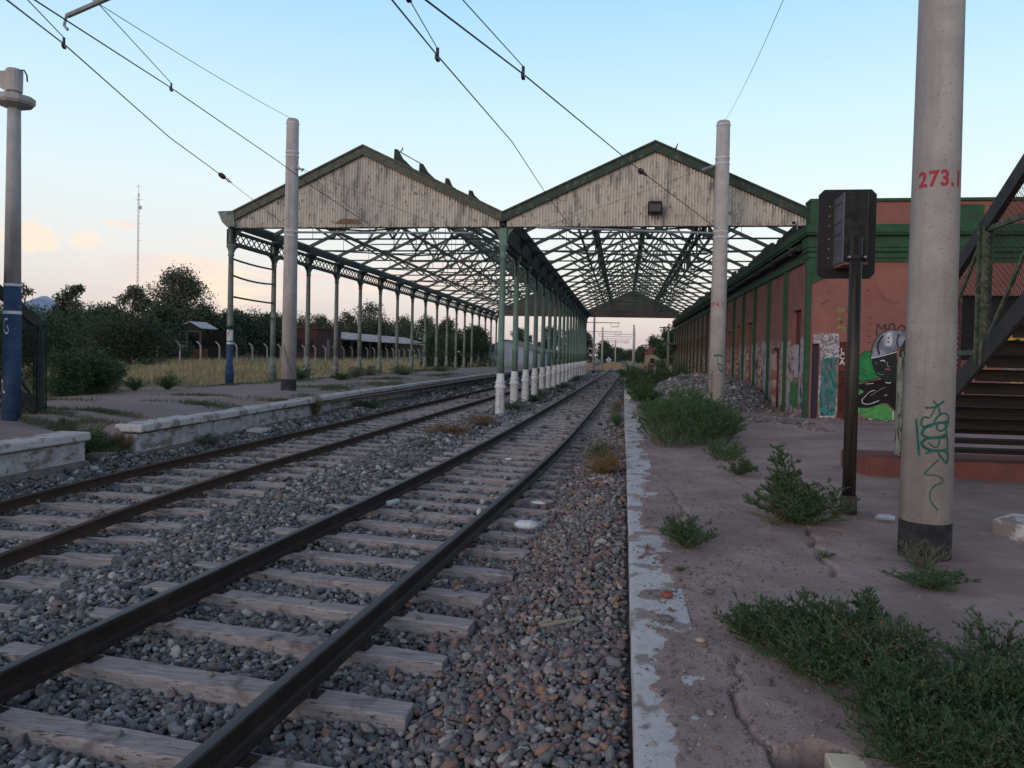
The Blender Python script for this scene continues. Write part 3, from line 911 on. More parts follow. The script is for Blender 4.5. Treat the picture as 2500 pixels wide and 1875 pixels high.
# trusses
def truss(bay, y, k):
    l, m, r = BAYS[bay]
    b = MB()
    zr = roof_z(bay, m)
    b.bar((l, y, EZ - .10), (m, y, zr - .10), .085, .13)
    b.bar((m, y, zr - .10), (r, y, EZ - .10), .085, .13)
    b.bar((l + 1.6, y, 6.72), (r - 1.6, y, 6.72), .04, .05)
    # level tie and sagging chord
    zt = 6.0
    b.bar((l, y, zt), (r, y, zt), .05, .055)
    q = (r - l) / 8
    sag = [(l + .1, y, 6.02), (l + 2 * q, y, 5.93), (m, y, 5.80), (r - 2 * q, y, 5.93), (r - .1, y, 6.02)]
    if k % 2 == 0:
        b.tube(sag, .03, 6)
    # struts fanning from the tie to the rafters
    for i, j in ((2, 1), (2, 3), (4, 3)):
        for s in (1, -1):
            x0 = (l + i * q) if s == 1 else (r - i * q)
            x1 = (l + j * q) if s == 1 else (r - j * q)
            b.bar((x0, y, zt), (x1, y, roof_z(bay, x1) - .1), .05, .07)
    for i in (1.3, 2.3, 3.2, 4, 4.8, 5.7, 6.7):
        x = l + i * q
        b.tube([(x, y + .02, zt), (x, y + .02, roof_z(bay, x) - .12)], .010, 5, caps=False)
    o = b.build("roof_truss", M_['roofgreen'], shed)
    return o
for k in range(NB + 1):
    for bay in (0, 1):
        truss(bay, cols_y[k] + (.10 if k == 0 else 0), k)
# purlins, ridge, lantern girders
b = MB()
for bay, xs in ((0, (-11.7, -10.05, -6.75, -5.2)), (1, (-1.90, 3.5))):
    for x in xs: b.box(x - (.055 if bay == 0 else .04), x + (.055 if bay == 0 else .04), GABLE_Y + .1, FAR_Y, roof_z(bay, x) - .20, roof_z(bay, x) - .09)
for bay in (0, 1):
    m = BAYS[bay][1]; z = roof_z(bay, m)
    b.box(m - .12, m + .12, GABLE_Y + .1, FAR_Y, z - .50, z - .12)
b.build("purlin", M_['roofgreen'], shed)
rr = random.Random(3)
b = MB()
for x in (.80 - 2.05, .80 + 2.05):
    z = roof_z(1, x)
    b.box(x - .07, x + .07, GABLE_Y + .1, FAR_Y, z - .18, z - .06)
    b.box(x - .06, x + .06, GABLE_Y + .1, FAR_Y, z - .72, z - .63)
    n = 34
    for i in range(n):
        ya = GABLE_Y + .1 + (FAR_Y - GABLE_Y - .1) * i / n; yb = GABLE_Y + .1 + (FAR_Y - GABLE_Y - .1) * (i + 1) / n
        b.bar((x, ya, z - .16), (x, yb, z - .66), .03, .05, (1, 0, 0)); b.bar((x, yb, z - .16), (x, ya, z - .66), .03, .05, (1, 0, 0))
        if rr.random() < .55:
            s = rr.uniform(.2, .7)
            b.box(x - .012, x + .012, ya, ya + rr.uniform(.5, 1.3), z - .72 - s, z - .70)
b.build("lantern_girder", M_['darkgreen'], shed)
b = MB(); rr = random.Random(21)
for k in range(52):
    ya = GABLE_Y + .2 + k; b.box(5.22, 5.34, ya, ya + .97, 5.55, 6.12 + rr.uniform(-.18, .10))
b.build("wall_plate", mat("brown_roof_remains", (.10, .065, .05), (.06, .045, .04), 3), shed)
# few remaining sheets and jagged skylight frames on the left bay
for i, (x, h, w) in enumerate([(-7.42, .46, .90), (-6.58, .38, .85), (-5.72, .31, .66), (-4.95, .28, .6)]):
    z = roof_z(0, x); z2 = roof_z(0, x + w)
    for y, k in ((GABLE_Y + .15, 1.), (GABLE_Y + 1.05, .7)):
        b = MB()
        b.prism([(x - .04, y, z), (x - .02, y, z + h * k), (x + .10, y, z + h * k - .02), (x + w * .30, y, z + h * k * .45 - .06), (x + w * .62, y, z + h * .30 - .26), (x + w, y, z2 + .02)], (0, .05, 0))
        b.build("skylight_frame", M_['darkgreen'], shed)
b = MB(); b.bar((-7.4, GABLE_Y + .35, roof_z(0, -7.4) + .47), (-6.55, GABLE_Y + .35, roof_z(0, -6.55) + .40), .04, .03); b.build("loose_batten", M_['oldgreen'], shed)
b = MB(); b.tube([(-7.30, GABLE_Y + .35, roof_z(0, -7.4) + .42), (-7.24, GABLE_Y + .35, roof_z(0, -7.4) + .48), (-7.22, GABLE_Y + .35, roof_z(0, -7.4) + .56)], .02, 5); b.build("bent_flashing", M_['darkgreen'], shed)
b = MB(); b.tube([(1.30, GABLE_Y - .02, roof_z(1, 1.35) + .10), (1.42, GABLE_Y - .02, roof_z(1, 1.4) + .12), (1.47, GABLE_Y - .02, roof_z(1, 1.4) + .27)], [.02, .03, .012], 5); b.build("bent_flashing", M_['darkgreen'], shed)
b = MB()
b.prism([(-2.6, GABLE_Y + .3, roof_z(1, -2.6) + .10), (-1.9, GABLE_Y + .3, roof_z(1, -1.9) + .13), (-1.9, GABLE_Y + .3, roof_z(1, -1.9) + .105), (-2.6, GABLE_Y + .3, roof_z(1, -2.6) + .07)], (0, .9, 0))
b.build("loose_roof_sheet", M_['galv'], shed)
b = MB(); b.prism([(-9.35, GABLE_Y - .03, 6.0), (-8.45, GABLE_Y - .03, 5.98), (-8.5, GABLE_Y - .03, 6.12), (-9.1, GABLE_Y - .03, 6.16)], (0, .01, 0))
b.build("rust_patch", mat("rust_stain", (.16, .09, .065), (.22, .15, .11), 9), shed)
# bars tied between the side columns
def side_bars(k, zs):
    for z, s in zs:
        ya, yb = cols_y[k], cols_y[k + 1]
        b = MB()
        b.tube([(XL, ya + .08 + (yb - ya - .16) * t, z - .02 * t + (s - .035) * 4 * t * (1 - t)) for t in (0, .2, .4, .6, .8, 1)], .034, 6)
        b.build("tie_bar", M_['roofgreen'], shed)
side_bars(0, [(4.88, .0), (4.33, -.03), (3.62, .02), (3.05, 0)])
side_bars(7, [(3.2, .1), (2.5, 0), (1.9, 0)])
side_bars(3, [(2.45, 0)])
# floodlight
fl = empty("floodlight", (.83, GABLE_Y - .3, 6.2), "dark rectangular floodlight fixed on the right cream gable", "floodlight")
b = MB(); b.box(.62, 1.04, GABLE_Y - .40, GABLE_Y - .16, 6.20, 6.56); b.build("housing", M_['black'], fl, bevel=.02)
b = MB(); b.box(.66, 1.00, GABLE_Y - .415, GABLE_Y - .402, 6.26, 6.46); b.build("lens", mat("dusty_glass", (.05, .045, .045), rough=.2), fl)
b = MB(); b.tube([(.63, GABLE_Y - .3, 6.2), (.63, GABLE_Y - .3, 6.15), (1.03, GABLE_Y - .3, 6.15), (1.03, GABLE_Y - .3, 6.2)], .012, 6); b.box(.78, .88, GABLE_Y - .16, GABLE_Y - .02, 6.3, 6.4); b.build("bracket", M_['black'], fl)

# ------------------------------------------------------------------ red station building
bd = empty("station_building", (4.95, 21.2, .3), "long red station building with green pilasters and cornice, its lower walls covered in graffiti", "building")
WX, WY, BY1, BX1 = 4.95, 21.2, 76.0, 15.0
def wall(name, axis, c, a0, a1, z0, z1, ops, m, depth=.28, sgn=1):
    """wall face on plane axis=c with rectangular openings and reveals; sgn: direction into the wall"""
    b = MB()
    A = sorted({a0, a1} | {v for o in ops for v in o[:2]}); Z = sorted({z0, z1} | {v for o in ops for v in o[2:4]})
    def P(a, d, z): return (c + sgn * d, a, z) if axis == 'x' else (a, c + sgn * d, z)
    for i in range(len(A) - 1):
        for j in range(len(Z) - 1):
            ma, mz = (A[i] + A[i + 1]) / 2, (Z[j] + Z[j + 1]) / 2
            if any(o[0] < ma < o[1] and o[2] < mz < o[3] for o in ops): continue
            b.quad(P(A[i], 0, Z[j]), P(A[i + 1], 0, Z[j]), P(A[i + 1], 0, Z[j + 1]), P(A[i], 0, Z[j + 1]))
    for o in ops:
        d = depth
        for p, q in (((o[0], o[2]), (o[0], o[3])), ((o[1], o[2]), (o[1], o[3])), ((o[0], o[2]), (o[1], o[2])), ((o[0], o[3]), (o[1], o[3]))):
            b.quad(P(p[0], 0, p[1]), P(q[0], 0, q[1]), P(q[0], d, q[1]), P(p[0], d, p[1]))
    return b.build(name, m, bd)
def panel(name, axis, c, o, m, d=.24, th=.04, sgn=1, label=None, inset=.0):
    b = MB()
    a0, a1, z0, z1 = o
    if axis == 'x': b.box(*sorted((c + sgn * d, c + sgn * (d + th))), a0 - .01, a1 + .01, z0, z1 + .01)
    else: b.box(a0 - .01, a1 + .01, *sorted((c + sgn * d, c + sgn * (d + th))), z0, z1 + .01)
    r = b.build(name, m, bd)
    if label: r["label"] = label
    return r
side_ops = [(21.95, 22.95, 1.55, 3.35), (24.75, 25.9, .25, 2.28), (27.9, 28.5, .25, 2.22), (30.0, 31.2, .25, 3.35), (33.1, 34.05, .25, 3.35)]
y = 35.7
while y < 74:
    side_ops.append((y, y + 1.1, .25, 3.2)); y += 2.7
wall("side_wall", 'x', WX, WY, BY1, .1, 4.66, side_ops, M_['redwall_low'])
front_ops = [(4.98 + .12, 5.28, .25, 2.36), (5.80, 6.0, .25, 2.42), (8.86, 11.2, 2.0, 3.72)]
wall("front_wall", 'y', WY, WX, BX1, .1, 4.66, front_ops, M_['redwall'])
for i, o in enumerate(side_ops):
    if i == 3: panel("brick_infill", 'x', WX, o, M_['brick'], .12)
    elif i == 0: panel("blocked_window", 'x', WX, o, M_['maroon'], .10, label="tall window blocked with maroon boards")
    else:
        dd = panel("door", 'x', WX, o, M_['maroon'], .16)
        if i in (1, 4):
            b = MB(); b.box(WX + .13, WX + .16, (o[0] + o[1]) / 2 - .03, (o[0] + o[1]) / 2 + .03, .3, o[3] - .05)
            b.build("door_post", M_['wallbase'], dd)
panel("door", 'y', WY, front_ops[0], mat("purple_grey_door", (.05, .045, .075), (.035, .03, .045), 9), .10)
panel("door_slot", 'y', WY, front_ops[1], M_['maroon'], .08)
panel("window", 'y', WY, front_ops[2], M_['dark'], .22, label="wide dark window opening of the end wall")
# core behind walls and roof
b = MB(); b.box(WX + .32, BX1, WY + .32, BY1, .1, 5.4); b.build("inner_block", M_['dark'], bd)
# cornice (both faces), stepped profile mitred at the corner
steps = [(4.60, 4.70, .05), (4.70, 4.80, .10), (4.80, 4.86, .07), (4.86, 4.97, .15), (4.97, 5.28, .19), (5.28, 5.34, .34), (5.34, 5.55, .38)]
b = MB()
for z0, z1, o in steps:
    b.box(WX - o * .45, BX1, WY - o, WY + .5, z0 + .001, z1 + .002)
b.build("cornice", M_['bldgreen'], bd)
b = MB()
for z0, z1, o in ((4.62, 4.80, .07), (5.26, 5.34, .14), (5.34, 5.545, .17)):
    b.box(WX - o, BX1, WY + .501, BY1 + .1, z0, z1)
b.build("side_cornice", M_['bldgreen'], bd)
b = MB(); b.box(WX - .035, BX1, WY + .501, BY1 + .08, 4.801, 5.259); b.build("side_frieze", M_['darkgreen'], bd)  # dark green stands in for the shade under the side cornice
b = MB()   # gutter pipe slung under the side cornice
b.tube([(WX - .16, WY + .6, 5.05), (WX - .16, BY1, 5.05)], .09, 10)
for k in range(20): b.box(WX - .27, WX - .04, WY + 1.3 + 2.7 * k, WY + 1.36 + 2.7 * k, 4.93, 5.16)
b.build("eaves_gutter", M_['darkgreen'], bd)
# parapet
b = MB(); b.box(WX + .05, BX1, WY + .02, WY + .45, 5.552, 6.22); b.build("parapet", M_['redwall'], bd)
b = MB(); b.box(WX - .02, BX1, WY - .05, WY + .52, 6.223, 6.30)
b.box(WX + .0, WX + .40, WY - .03, WY + .50, 5.553, 6.222)
b.box(8.72, 9.32, WY - .02, WY + .1, 5.553, 6.12); b.build("parapet_trim", M_['bldgreen'], bd)
# pilasters
for k in range(21):
    y = 20.98 + .13 + 2.7 * k + (.09 if k == 0 else .0)
    if y > BY1: break
    b = MB()
    if k == 0:
        b.box(WX - .05, WX + .075, WY - .05, WY + .10, .15, 4.60)
        b.box(WX - .06, WX + .10, WY - .06, WY + .13, 4.3, 4.601)
    else:
        b.box(WX - .10, WX + .02, y - .11, y + .11, .15, 4.60)
    o = b.build("pilaster", M_['bldgreen'], bd)
    if k == 0:
        o["label"] = "green corner pilaster"
        q = MB(); q.prism([(WX + .08, WY - .05, 4.6), (WX + .9, WY - .05, 4.6), (WX + .62, WY - .05, 4.26), (WX + .08, WY - .05, 4.0)], (0, .04, 0)); q.build("corner_spandrel", M_['bldgreen'], o)
# peeled whitish patches low on the pilasters
peel = mat("peeled_poster_layer", (.46, .45, .48), (.30, .22, .24), 12, c3=(.10, .13, .12), s3=16, lo3=.5, hi3=.58, lo=.45, hi=.55)
def patch(name, axis, c, a0, a1, z0, z1, m, seed, sgn=-1, d=.004, n=26, parent=None, rag=.07):
    r = random.Random(seed)
    pts = []
    for i in range(n):
        t = i / n * 4
        if t < 1: p = (a0 + (a1 - a0) * t, z0)
        elif t < 2: p = (a1, z0 + (z1 - z0) * (t - 1))
        elif t < 3: p = (a1 - (a1 - a0) * (t - 2), z1)
        else: p = (a0, z1 - (z1 - z0) * (t - 3))
        pts.append((p[0] + r.uniform(-rag, rag), p[1] + r.uniform(-rag, rag)))
    b = MB()
    cx = sum(p[0] for p in pts) / n; cz = sum(p[1] for p in pts) / n
    P = (lambda a, z: (c + sgn * d, a, z)) if axis == 'x' else (lambda a, z: (a, c + sgn * d, z))
    b.add([P(cx, cz)] + [P(*p) for p in pts], [(0, i + 1, (i + 1) % n + 1) for i in range(n)])
    return b.build(name, m, parent or bd)
for i, (a0, a1, z0, z1) in enumerate([(21.45, 21.9, .5, 2.5), (23.0, 23.55, .4, 2.5), (26.0, 26.25, .4, 2.5), (26.5, 27.8, 1.2, 2.5), (28.6, 29.0, .5, 2.5), (29.3, 29.95, .5, 2.5), (31.3, 31.7, .5, 2.4)]):
    patch("wall_grime", 'x', WX, a0, a1, z0, z1, peel, i)
for k in range(1, 6):
    y = 21.11 + 2.7 * k
    patch("wall_grime", 'x', WX - .10, y - .09, y + .09, .5, 2.45, peel, 40 + k, d=.003, rag=.03)
patch("poster", 'x', WX, 22.02, 22.6, 1.4, 2.35, mat("pale_board", (.36, .36, .42), (.30, .29, .33), 5), 60, d=.012, rag=.01)
green_spray = mat("green_spray_paint", (.07, .24, .06), (.05, .13, .05), 9, c3=(.03, .05, .03), s3=12, lo3=.52, hi3=.58)
patch("graffiti_panel", 'x', WX, 22.05, 23.1, .55, 1.3, green_spray, 61, d=.006)
patch("wall_grime", 'y', WY, 5.29, 5.78, .35, 2.66, peel, 62, d=.002, rag=.03)
patch("wall_grime", 'y', WY, 5.12, 5.28, 2.38, 2.62, peel, 63, rag=.02)
yt = mat("faded_yellow_tag", (.24, .20, .10), (.19, .10, .06), 12, lo=.48, hi=.54)
for i, q in enumerate([(5.66, 6.02, 3.22, 3.38), (5.70, 5.86, 2.95, 3.12), (5.74, 5.96, 2.72, 2.90)]): patch("faded_tag", 'y', WY, *q, yt, 64 + i, rag=.03)
# layered tags along the side wall
rs_ = random.Random(12)
TAGM = [mat("tag_" + n_, c_, tuple(v * .6 for v in c_), 14) for n_, c_ in (("white", (.42, .42, .44)), ("black", (.03, .03, .035)), ("teal", (.05, .24, .23)), ("pink", (.36, .20, .24)), ("blue", (.10, .16, .28)))]
for k in range(9):
    ya = 21.2 + 2.7 * k
    for mi_, m_ in enumerate(TAGM):
        b = MB(); made = 0
        for q in range(rs_.choice((4, 6, 8)) if k < 5 else 4):
            y0 = ya + rs_.uniform(.2, 2.2); z0 = rs_.uniform(.6, 2.1)
            if any(o[0] - .25 < y0 < o[1] + .05 for o in side_ops) or min(abs(y0 + .15 - (21.11 + 2.7 * kk)) for kk in range(12)) < .28: continue
            pts = [(y0, z0)]
            for t in range(rs_.randint(4, 8)): pts.append((min(max(pts[-1][0] + rs_.uniform(-.14, .16), y0 - .15), y0 + .3), pts[-1][1] + rs_.uniform(-.22, .22)))
            ribbon(b, pts, rs_.uniform(.02, .06), lambda a, z, d_=.008 + .0008 * (q + 8 * mi_): (WX - d_, a, z), 4); made = 1
        if made: b.build("graffiti_tag", m_, bd)
# teal graffiti on the front wall
teal = mat("teal_spray_paint", (.02, .26, .24), (.015, .13, .13), 14); darkteal = mat("dark_spray_ground", (.04, .09, .09), (.16, .16, .165), 9, lo=.45, hi=.56, stretch=(1.5, 1, .5))
patch("graffiti_panel", 'y', WY, 5.32, 5.76, .42, 1.98, darkteal, 70, d=.004, rag=.03)
fy = lambda d: (lambda a, z: (a, WY - d, z))
b = MB()
rr = random.Random(8)
for i in range(9):
    x = 5.35 + i * .047; z0 = rr.uniform(.45, .9); z1 = rr.uniform(1.5, 1.95)
    ribbon(b, [(x, z0), (x + rr.uniform(-.03, .03), (z0 * 2 + z1) / 3), (x + rr.uniform(-.03, .03), (z0 + 2 * z1) / 3), (x + .01, z1)], rr.uniform(.012, .022), fy(.008 + i * .0004))
ribbon(b, [(5.34, .58), (5.46, .52), (5.55, .56), (5.62, .46), (5.72, .50)], .075, fy(.0125))
ribbon(b, [(5.55, 1.08), (5.62, 1.14), (5.70, 1.08)], .06, fy(.0131))
ribbon(b, [(5.6, 1.5), (5.68, 1.56), (5.74, 1.5)], .05, fy(.0136))
ribbon(b, [(5.36, 1.85), (5.44, 1.95), (5.52, 1.88), (5.60, 1.95), (5.70, 1.86)], .03, fy(.0141))
b.build("graffiti_letters", teal, bd)
# vertical tag in the slot: white letters above, dark scribbles below
def wall_text(body, size, x, z, m, d, vertical=False, name="graffiti_text"):
    b = MB()
    zz = z
    for ch in (body if vertical else [body]):
        vs, fs = text_polys(ch, size)
        if vs:
            cx = sum(v[0] for v in vs) / len(vs) if vertical else 0
            b.add([(x + v[0] - cx, WY - d, zz + v[1]) for v in vs], fs)
        zz -= size * .78
    return b.build(name, m, bd)
wall_text("LCA", .20, 5.90, 2.12, M_['whitepaint'], -.072, True)
b = MB(); rr = random.Random(5)
for i in range(12):
    z = 1.60 - i * .095
    ribbon(b, [(5.83, z), (5.88, z + rr.uniform(-.03, .05)), (5.92, z - .02), (5.97, z + rr.uniform(-.02, .04)), (5.85, z - .05)], .017, lambda a, zz: (a, WY + .074, zz))
b.build("graffiti_text", M_['black'], bd)
# mural: a generic figure in a silver cap on green blobs
mu = lambda c, n_: mat(n_, c, tuple(v * .72 for v in c), 7, .85)
def poly(pts, m, d, name="mural_shape"):
    b = MB(); P = catmull(pts + [pts[0]], 4)[:-1]; n = len(P)
    b.add([(p[0], WY - d, p[1]) for p in P], [tuple(range(n))])
    return b.build(name, m, bd)
poly([(6.30, 2.02), (6.46, 2.19), (6.66, 2.16), (6.74, 1.8), (6.83, 1.48), (6.59, 1.40), (6.24, 1.35)], mu((.025, .20, .06), "mural_green"), .004)
poly([(6.22, .66), (6.22, 1.15), (6.5, 1.2), (6.89, .84), (7.24, .58), (7.21, .33), (6.76, .33), (6.41, .44)], mu((.10, .33, .09), "mural_light_green"), .0045)
poly([(6.18, 1.22), (6.55, 1.36), (6.75, 1.40), (7.35, 1.5), (7.6, 1.2), (7.5, .6), (7.30, .60), (7.02, .80), (6.61, .66), (6.25, .69), (6.30, .95), (6.45, 1.1)], mu((.016, .011, .012), "mural_black"), .0062)
poly([(6.62, 1.99), (7.0, 2.12), (7.45, 2.25), (7.55, 1.6), (7.4, 1.38), (7.01, 1.40), (6.78, 1.55), (6.66, 1.8)], mu((.022, .026, .022), "mural_shadow"), .0075)
poly([(6.60, 1.99), (6.66, 2.38), (6.80, 2.62), (7.02, 2.76), (7.28, 2.75), (7.52, 2.66), (7.42, 2.4), (7.28, 2.24), (6.98, 2.12)], mat("mural_silver", (.36, .38, .45), (.14, .15, .19), 2.2, lo=.38, hi=.64, detail=2), .0088)
poly([(6.93, 2.38), (6.98, 2.64), (7.06, 2.70), (7.13, 2.66), (7.14, 2.38), (7.04, 2.33)], mu((.55, .55, .60), "mural_badge"), .0100)
poly([(7.02, 2.58), (7.06, 2.58), (7.06, 2.54), (7.02, 2.54)], mu((.10, .02, .02), "mural_dark_red"), .0112)
poly([(7.02, 2.47), (7.06, 2.47), (7.06, 2.43), (7.02, 2.43)], mu((.10, .02, .02), "mural_dark_red"), .0112)
b = MB()
ribbon(b, [(6.62, 2.0), (6.9, 2.07), (7.3, 2.2)], .022, fy(.0118)); ribbon(b, [(6.42, .90), (6.44, .78), (6.6, .76), (6.85, .86)], .018, fy(.0118))
ribbon(b, [(6.44, .90), (6.6, 1.08), (6.74, 1.14)], .014, fy(.0118)); ribbon(b, [(6.85, 1.93), (6.93, 1.95), (6.97, 1.91)], .022, fy(.0118))
ribbon(b, [(7.0, 1.36), (7.08, 1.34), (7.14, 1.36)], .022, fy(.0118)); ribbon(b, [(6.5, 1.3), (6.6, 1.31), (6.7, 1.33)], .014, fy(.0118)); ribbon(b, [(6.6, .36), (6.8, .30), (7.2, .28)], .035, fy(.0118)); ribbon(b, [(7.22, .36), (7.22, .58)], .03, fy(.0118))
b.build("mural_highlight", M_['whitepaint'], bd)
b = MB()
ribbon(b, [(6.35, .48), (6.55, .54), (6.68, .62), (6.72, .76)], .012, fy(.0128)); ribbon(b, [(6.32, 1.75), (6.42, 1.70), (6.50, 1.62)], .012, fy(.0128)); ribbon(b, [(6.34, 1.60), (6.5, 1.52)], .012, fy(.0128))
b.build("mural_line", M_['black'], bd)
b = MB(); ribbon(b, [(6.98, 1.70), (7.05, 1.72), (7.10, 1.68)], .05, fy(.0128)); b.build("mural_mouth", mu((.22, .10, .10), "mural_pink"), bd)
b = MB(); ribbon(b, [(7.28, 2.0), (7.30, 2.2), (7.34, 2.28)], .06, fy(.0134)); b.build("mural_patch", mu((.40, .05, .025), "mural_red"), bd)
b = MB()
ribbon(b, [(6.74, 2.60), (6.76, 2.92), (6.86, 2.78), (6.95, 2.92), (6.97, 2.66)], .04, fy(.006)); ribbon(b, [(7.02, 2.78), (7.08, 2.92), (7.17, 2.92), (7.2, 2.78)], .04, fy(.0066)); ribbon(b, [(7.26, 2.78), (7.36, 2.90), (7.46, 2.80), (7.36, 2.74)], .035, fy(.0072))
b.build("graffiti_scrawl", mu((.05, .05, .045), "grey_spray"), bd)
b = MB()
for pts, w in (([(6.60, 1.99), (6.66, 2.38), (6.80, 2.62), (7.02, 2.76), (7.28, 2.75)], .022), ([(6.30, 2.02), (6.46, 2.19), (6.66, 2.16)], .016), ([(6.24, 1.35), (6.59, 1.40), (6.83, 1.48)], .02),
               ([(6.82, 2.10), (6.78, 2.36), (6.90, 2.62)], .05), ([(7.30, 2.66), (7.26, 2.44), (7.32, 2.26)], .035), ([(6.40, .66), (6.7, .74), (7.0, .86), (7.24, .60)], .018), ([(6.36, .95), (6.30, 1.1), (6.5, 1.16)], .016)):
    ribbon(b, pts, w, fy(.0122))
b.build("mural_outline", mu((.03, .03, .035), "mural_outline_black"), bd)
b = MB()
for pts, w in (([(6.90, 2.20), (6.96, 2.42), (6.94, 2.58)], .025), ([(7.18, 2.66), (7.20, 2.45), (7.15, 2.28)], .05), ([(6.78, 1.62), (6.86, 1.56), (6.95, 1.58)], .014), ([(7.02, 1.92), (7.04, 1.80), (7.10, 1.78)], .014), ([(6.72, 1.90), (6.76, 1.86)], .02), ([(6.62, .98), (6.9, 1.18), (7.0, 1.22)], .012), ([(6.98, 1.0), (7.05, 1.02)], .03)):
    ribbon(b, pts, w, fy(.0140))
b.build("mural_sheen", mat("mural_sheen_grey", (.30, .31, .34), (.20, .20, .23), 9), bd)
b = MB()
for i in range(7): ribbon(b, [(6.34 + .05 * i, 1.45 + .03 * i), (6.37 + .05 * i, 1.7 + .04 * i), (6.42 + .045 * i, 1.95 + .02 * i)], .008, fy(.0052))
for i in range(8): ribbon(b, [(6.5 + .08 * i, .42), (6.52 + .08 * i, .55), (6.5 + .08 * i, .66)], .009, fy(.0056))
b.build("mural_brush_marks", mat("mural_mid_green", (.08, .30, .12)), bd)
# cyan strokes and stripe seen through the stair, pale blocks in the gaps
b = MB(); ribbon(b, [(9.2, .42), (9.4, .55), (9.75, .56), (10.1, .46), (10.3, .38)], .07, fy(.006)); ribbon(b, [(9.25, .86), (9.4, .76), (9.6, .80), (9.9, .78)], .08, fy(.0066)); ribbon(b, [(9.1, 1.2), (9.5, 1.25), (9.9, 1.1)], .06, fy(.0072))
b.build("graffiti_letters", teal, bd)
b = MB(); b.box(8.52, 8.84, WY - .05, WY - .001, .3, 3.55); o = b.build("wall_strip", mat("plum_paint", (.10, .028, .035), (.13, .05, .055), 6), bd)
wl = MB(); rr = random.Random(2)
for i in range(9):
    z = 2.9 - i * .14
    ribbon(wl, [(8.58, z), (8.66, z + .06), (8.70, z - .04), (8.76, z + .03)], .02, lambda a, zz: (a, WY - .054, zz))
wl.build("graffiti_text", M_['whitepaint'], o)
yy_ = mat("yellow_spray", (.50, .34, .05), (.35, .12, .05), 8)
for i, q in enumerate([(9.95, 10.5, 2.55, 2.72), (9.9, 10.6, 1.75, 2.0), (10.1, 10.4, 1.2, 1.55)]): patch("faded_tag", 'y', WY, *q, (yy_ if i != 1 else M_['wallbase']), 80 + i, rag=.03, d=-.21 if i < 1 else .004)
# cracks and small holes of the front wall
b = MB()
ribbon(b, [(6.70, 3.95), (6.84, 3.7), (7.02, 3.52), (7.3, 3.5)], .008, fy(.003)); ribbon(b, [(5.30, 3.42), (5.4, 3.50), (5.50, 3.55)], .016, fy(.003)); ribbon(b, [(5.48, 3.72), (5.5, 3.80)], .012, fy(.003))
for i in range(5): ribbon(b, [(6.52, 3.1 - i * .17), (6.60, 3.1 - i * .17)], .014, fy(.003))
ribbon(b, [(6.47, 3.82), (6.50, 3.82)], .04, fy(.003))
b.build("wall_crack", M_['dark'], bd)
# security camera under the corner of the gable
cc = empty("security_camera", (4.55, 21.9, 5.75), "small white security camera on the green cornice at the corner of the building", "camera")
b = MB(); b.tube([(4.60, 21.55, 5.72), (4.72, 21.85, 5.76)], .07, 10); b.build("housing", M_['whitepaint'], cc)
b = MB(); b.tube([(4.70, 21.8, 5.75), (4.75, 21.8, 5.57)], .02, 6); b.build("mount", M_['galv'], cc)
b = MB(); b.tube([(4.585, 21.52, 5.715), (4.60, 21.55, 5.72)], .05, 10); b.build("lens", M_['black'], cc)
# plain corrugated shed end and small canopy at the far end of the building
b = MB(); b.box(3.9, WX, 70.5, 76, 3.1, 3.3); b.build("far_canopy", M_['wallbase'], bd)

# ------------------------------------------------------------------ catenary masts
def wrap_text(body, size, cx, cy, rad, a_mid, z, m, parent, width=None, name="number"):
    vs, fs = text_polys(body, size)
    xs = [v[0] for v in vs]; w = max(xs) - min(xs); k = (width or w) / w
    b = MB()
    # slice finely enough: glyph faces are small, map straight to the cylinder
    b.add([(cx + (rad + .0035) * math.sin(a_mid + (v[0] - min(xs) - w / 2) * k / rad), cy - (rad + .0035) * math.cos(a_mid + (v[0] - min(xs) - w / 2) * k / rad), z + v[1]) for v in vs], fs)
    o = b.build(name, m, parent)
    return o
redspray = mat("red_stencil_paint", (.42, .03, .055), (.30, .05, .06), 30)
tealspray = mat("dark_teal_spray", (.012, .075, .062), (.02, .11, .09), 16)
BAND = mat('bright_steel_band', (.62, .62, .64), (.5, .5, .52), 9, .5)
def mast(x, y, z0, ztop, r0, r1, label, black_to, group=None, bands=()):
    e = empty("catenary_mast", (x, y, z0), label, "mast")
    R = lambda z: r0 + (r1 - r0) * (z - z0) / (ztop - z0)
    b = MB(); b.lathe(x, y, [(black_to, R(black_to)), ((ztop + black_to) / 2, R((ztop + black_to) / 2)), (ztop - .04, R(ztop)), (ztop, R(ztop) - .03)], 36)
    b.build("shaft", M_['concrete'], e, smooth=True)
    b = MB(); b.lathe(x, y, [(z0 - .25, r0 + .002), (black_to, R(black_to) + .002)], 36); b.build("painted_foot", mat('worn_black_foot', (.016, .015, .017), (.035, .03, .032), 9, .85, c3=(.17, .13, .12), s3=7, lo3=.30, hi3=.62, zmask=(z0 + .62, z0 + .50)), e, smooth=True)
    for zz in bands:
        b = MB(); b.lathe(x, y, [(zz - .024, R(zz) - .004), (zz - .018, R(zz) + .012), (zz + .018, R(zz) + .012), (zz + .024, R(zz) - .004)], 30); b.build("steel_band", BAND, e)
    return e, R
m1, R1 = mast(-9.66, 20.4, PLAT_L, 8.58, .215, .175, "concrete mast on the left platform in front of the left gable", 1.03, bands=(8.45, 7.62, 7.50, 5.34, 5.20))
m2, R2 = mast(2.62, 21.5, .33, 8.56, .235, .185, "concrete mast with a dark foot standing among weeds in front of the right gable", .60, bands=(8.44, 7.52, 7.36, 5.46, 5.30))
m3, R3 = mast(2.51, 6.56, PLAT_R, 8.7, .197, .145, "nearest thick concrete mast on the right platform, numbered in red and tagged in green", .60)
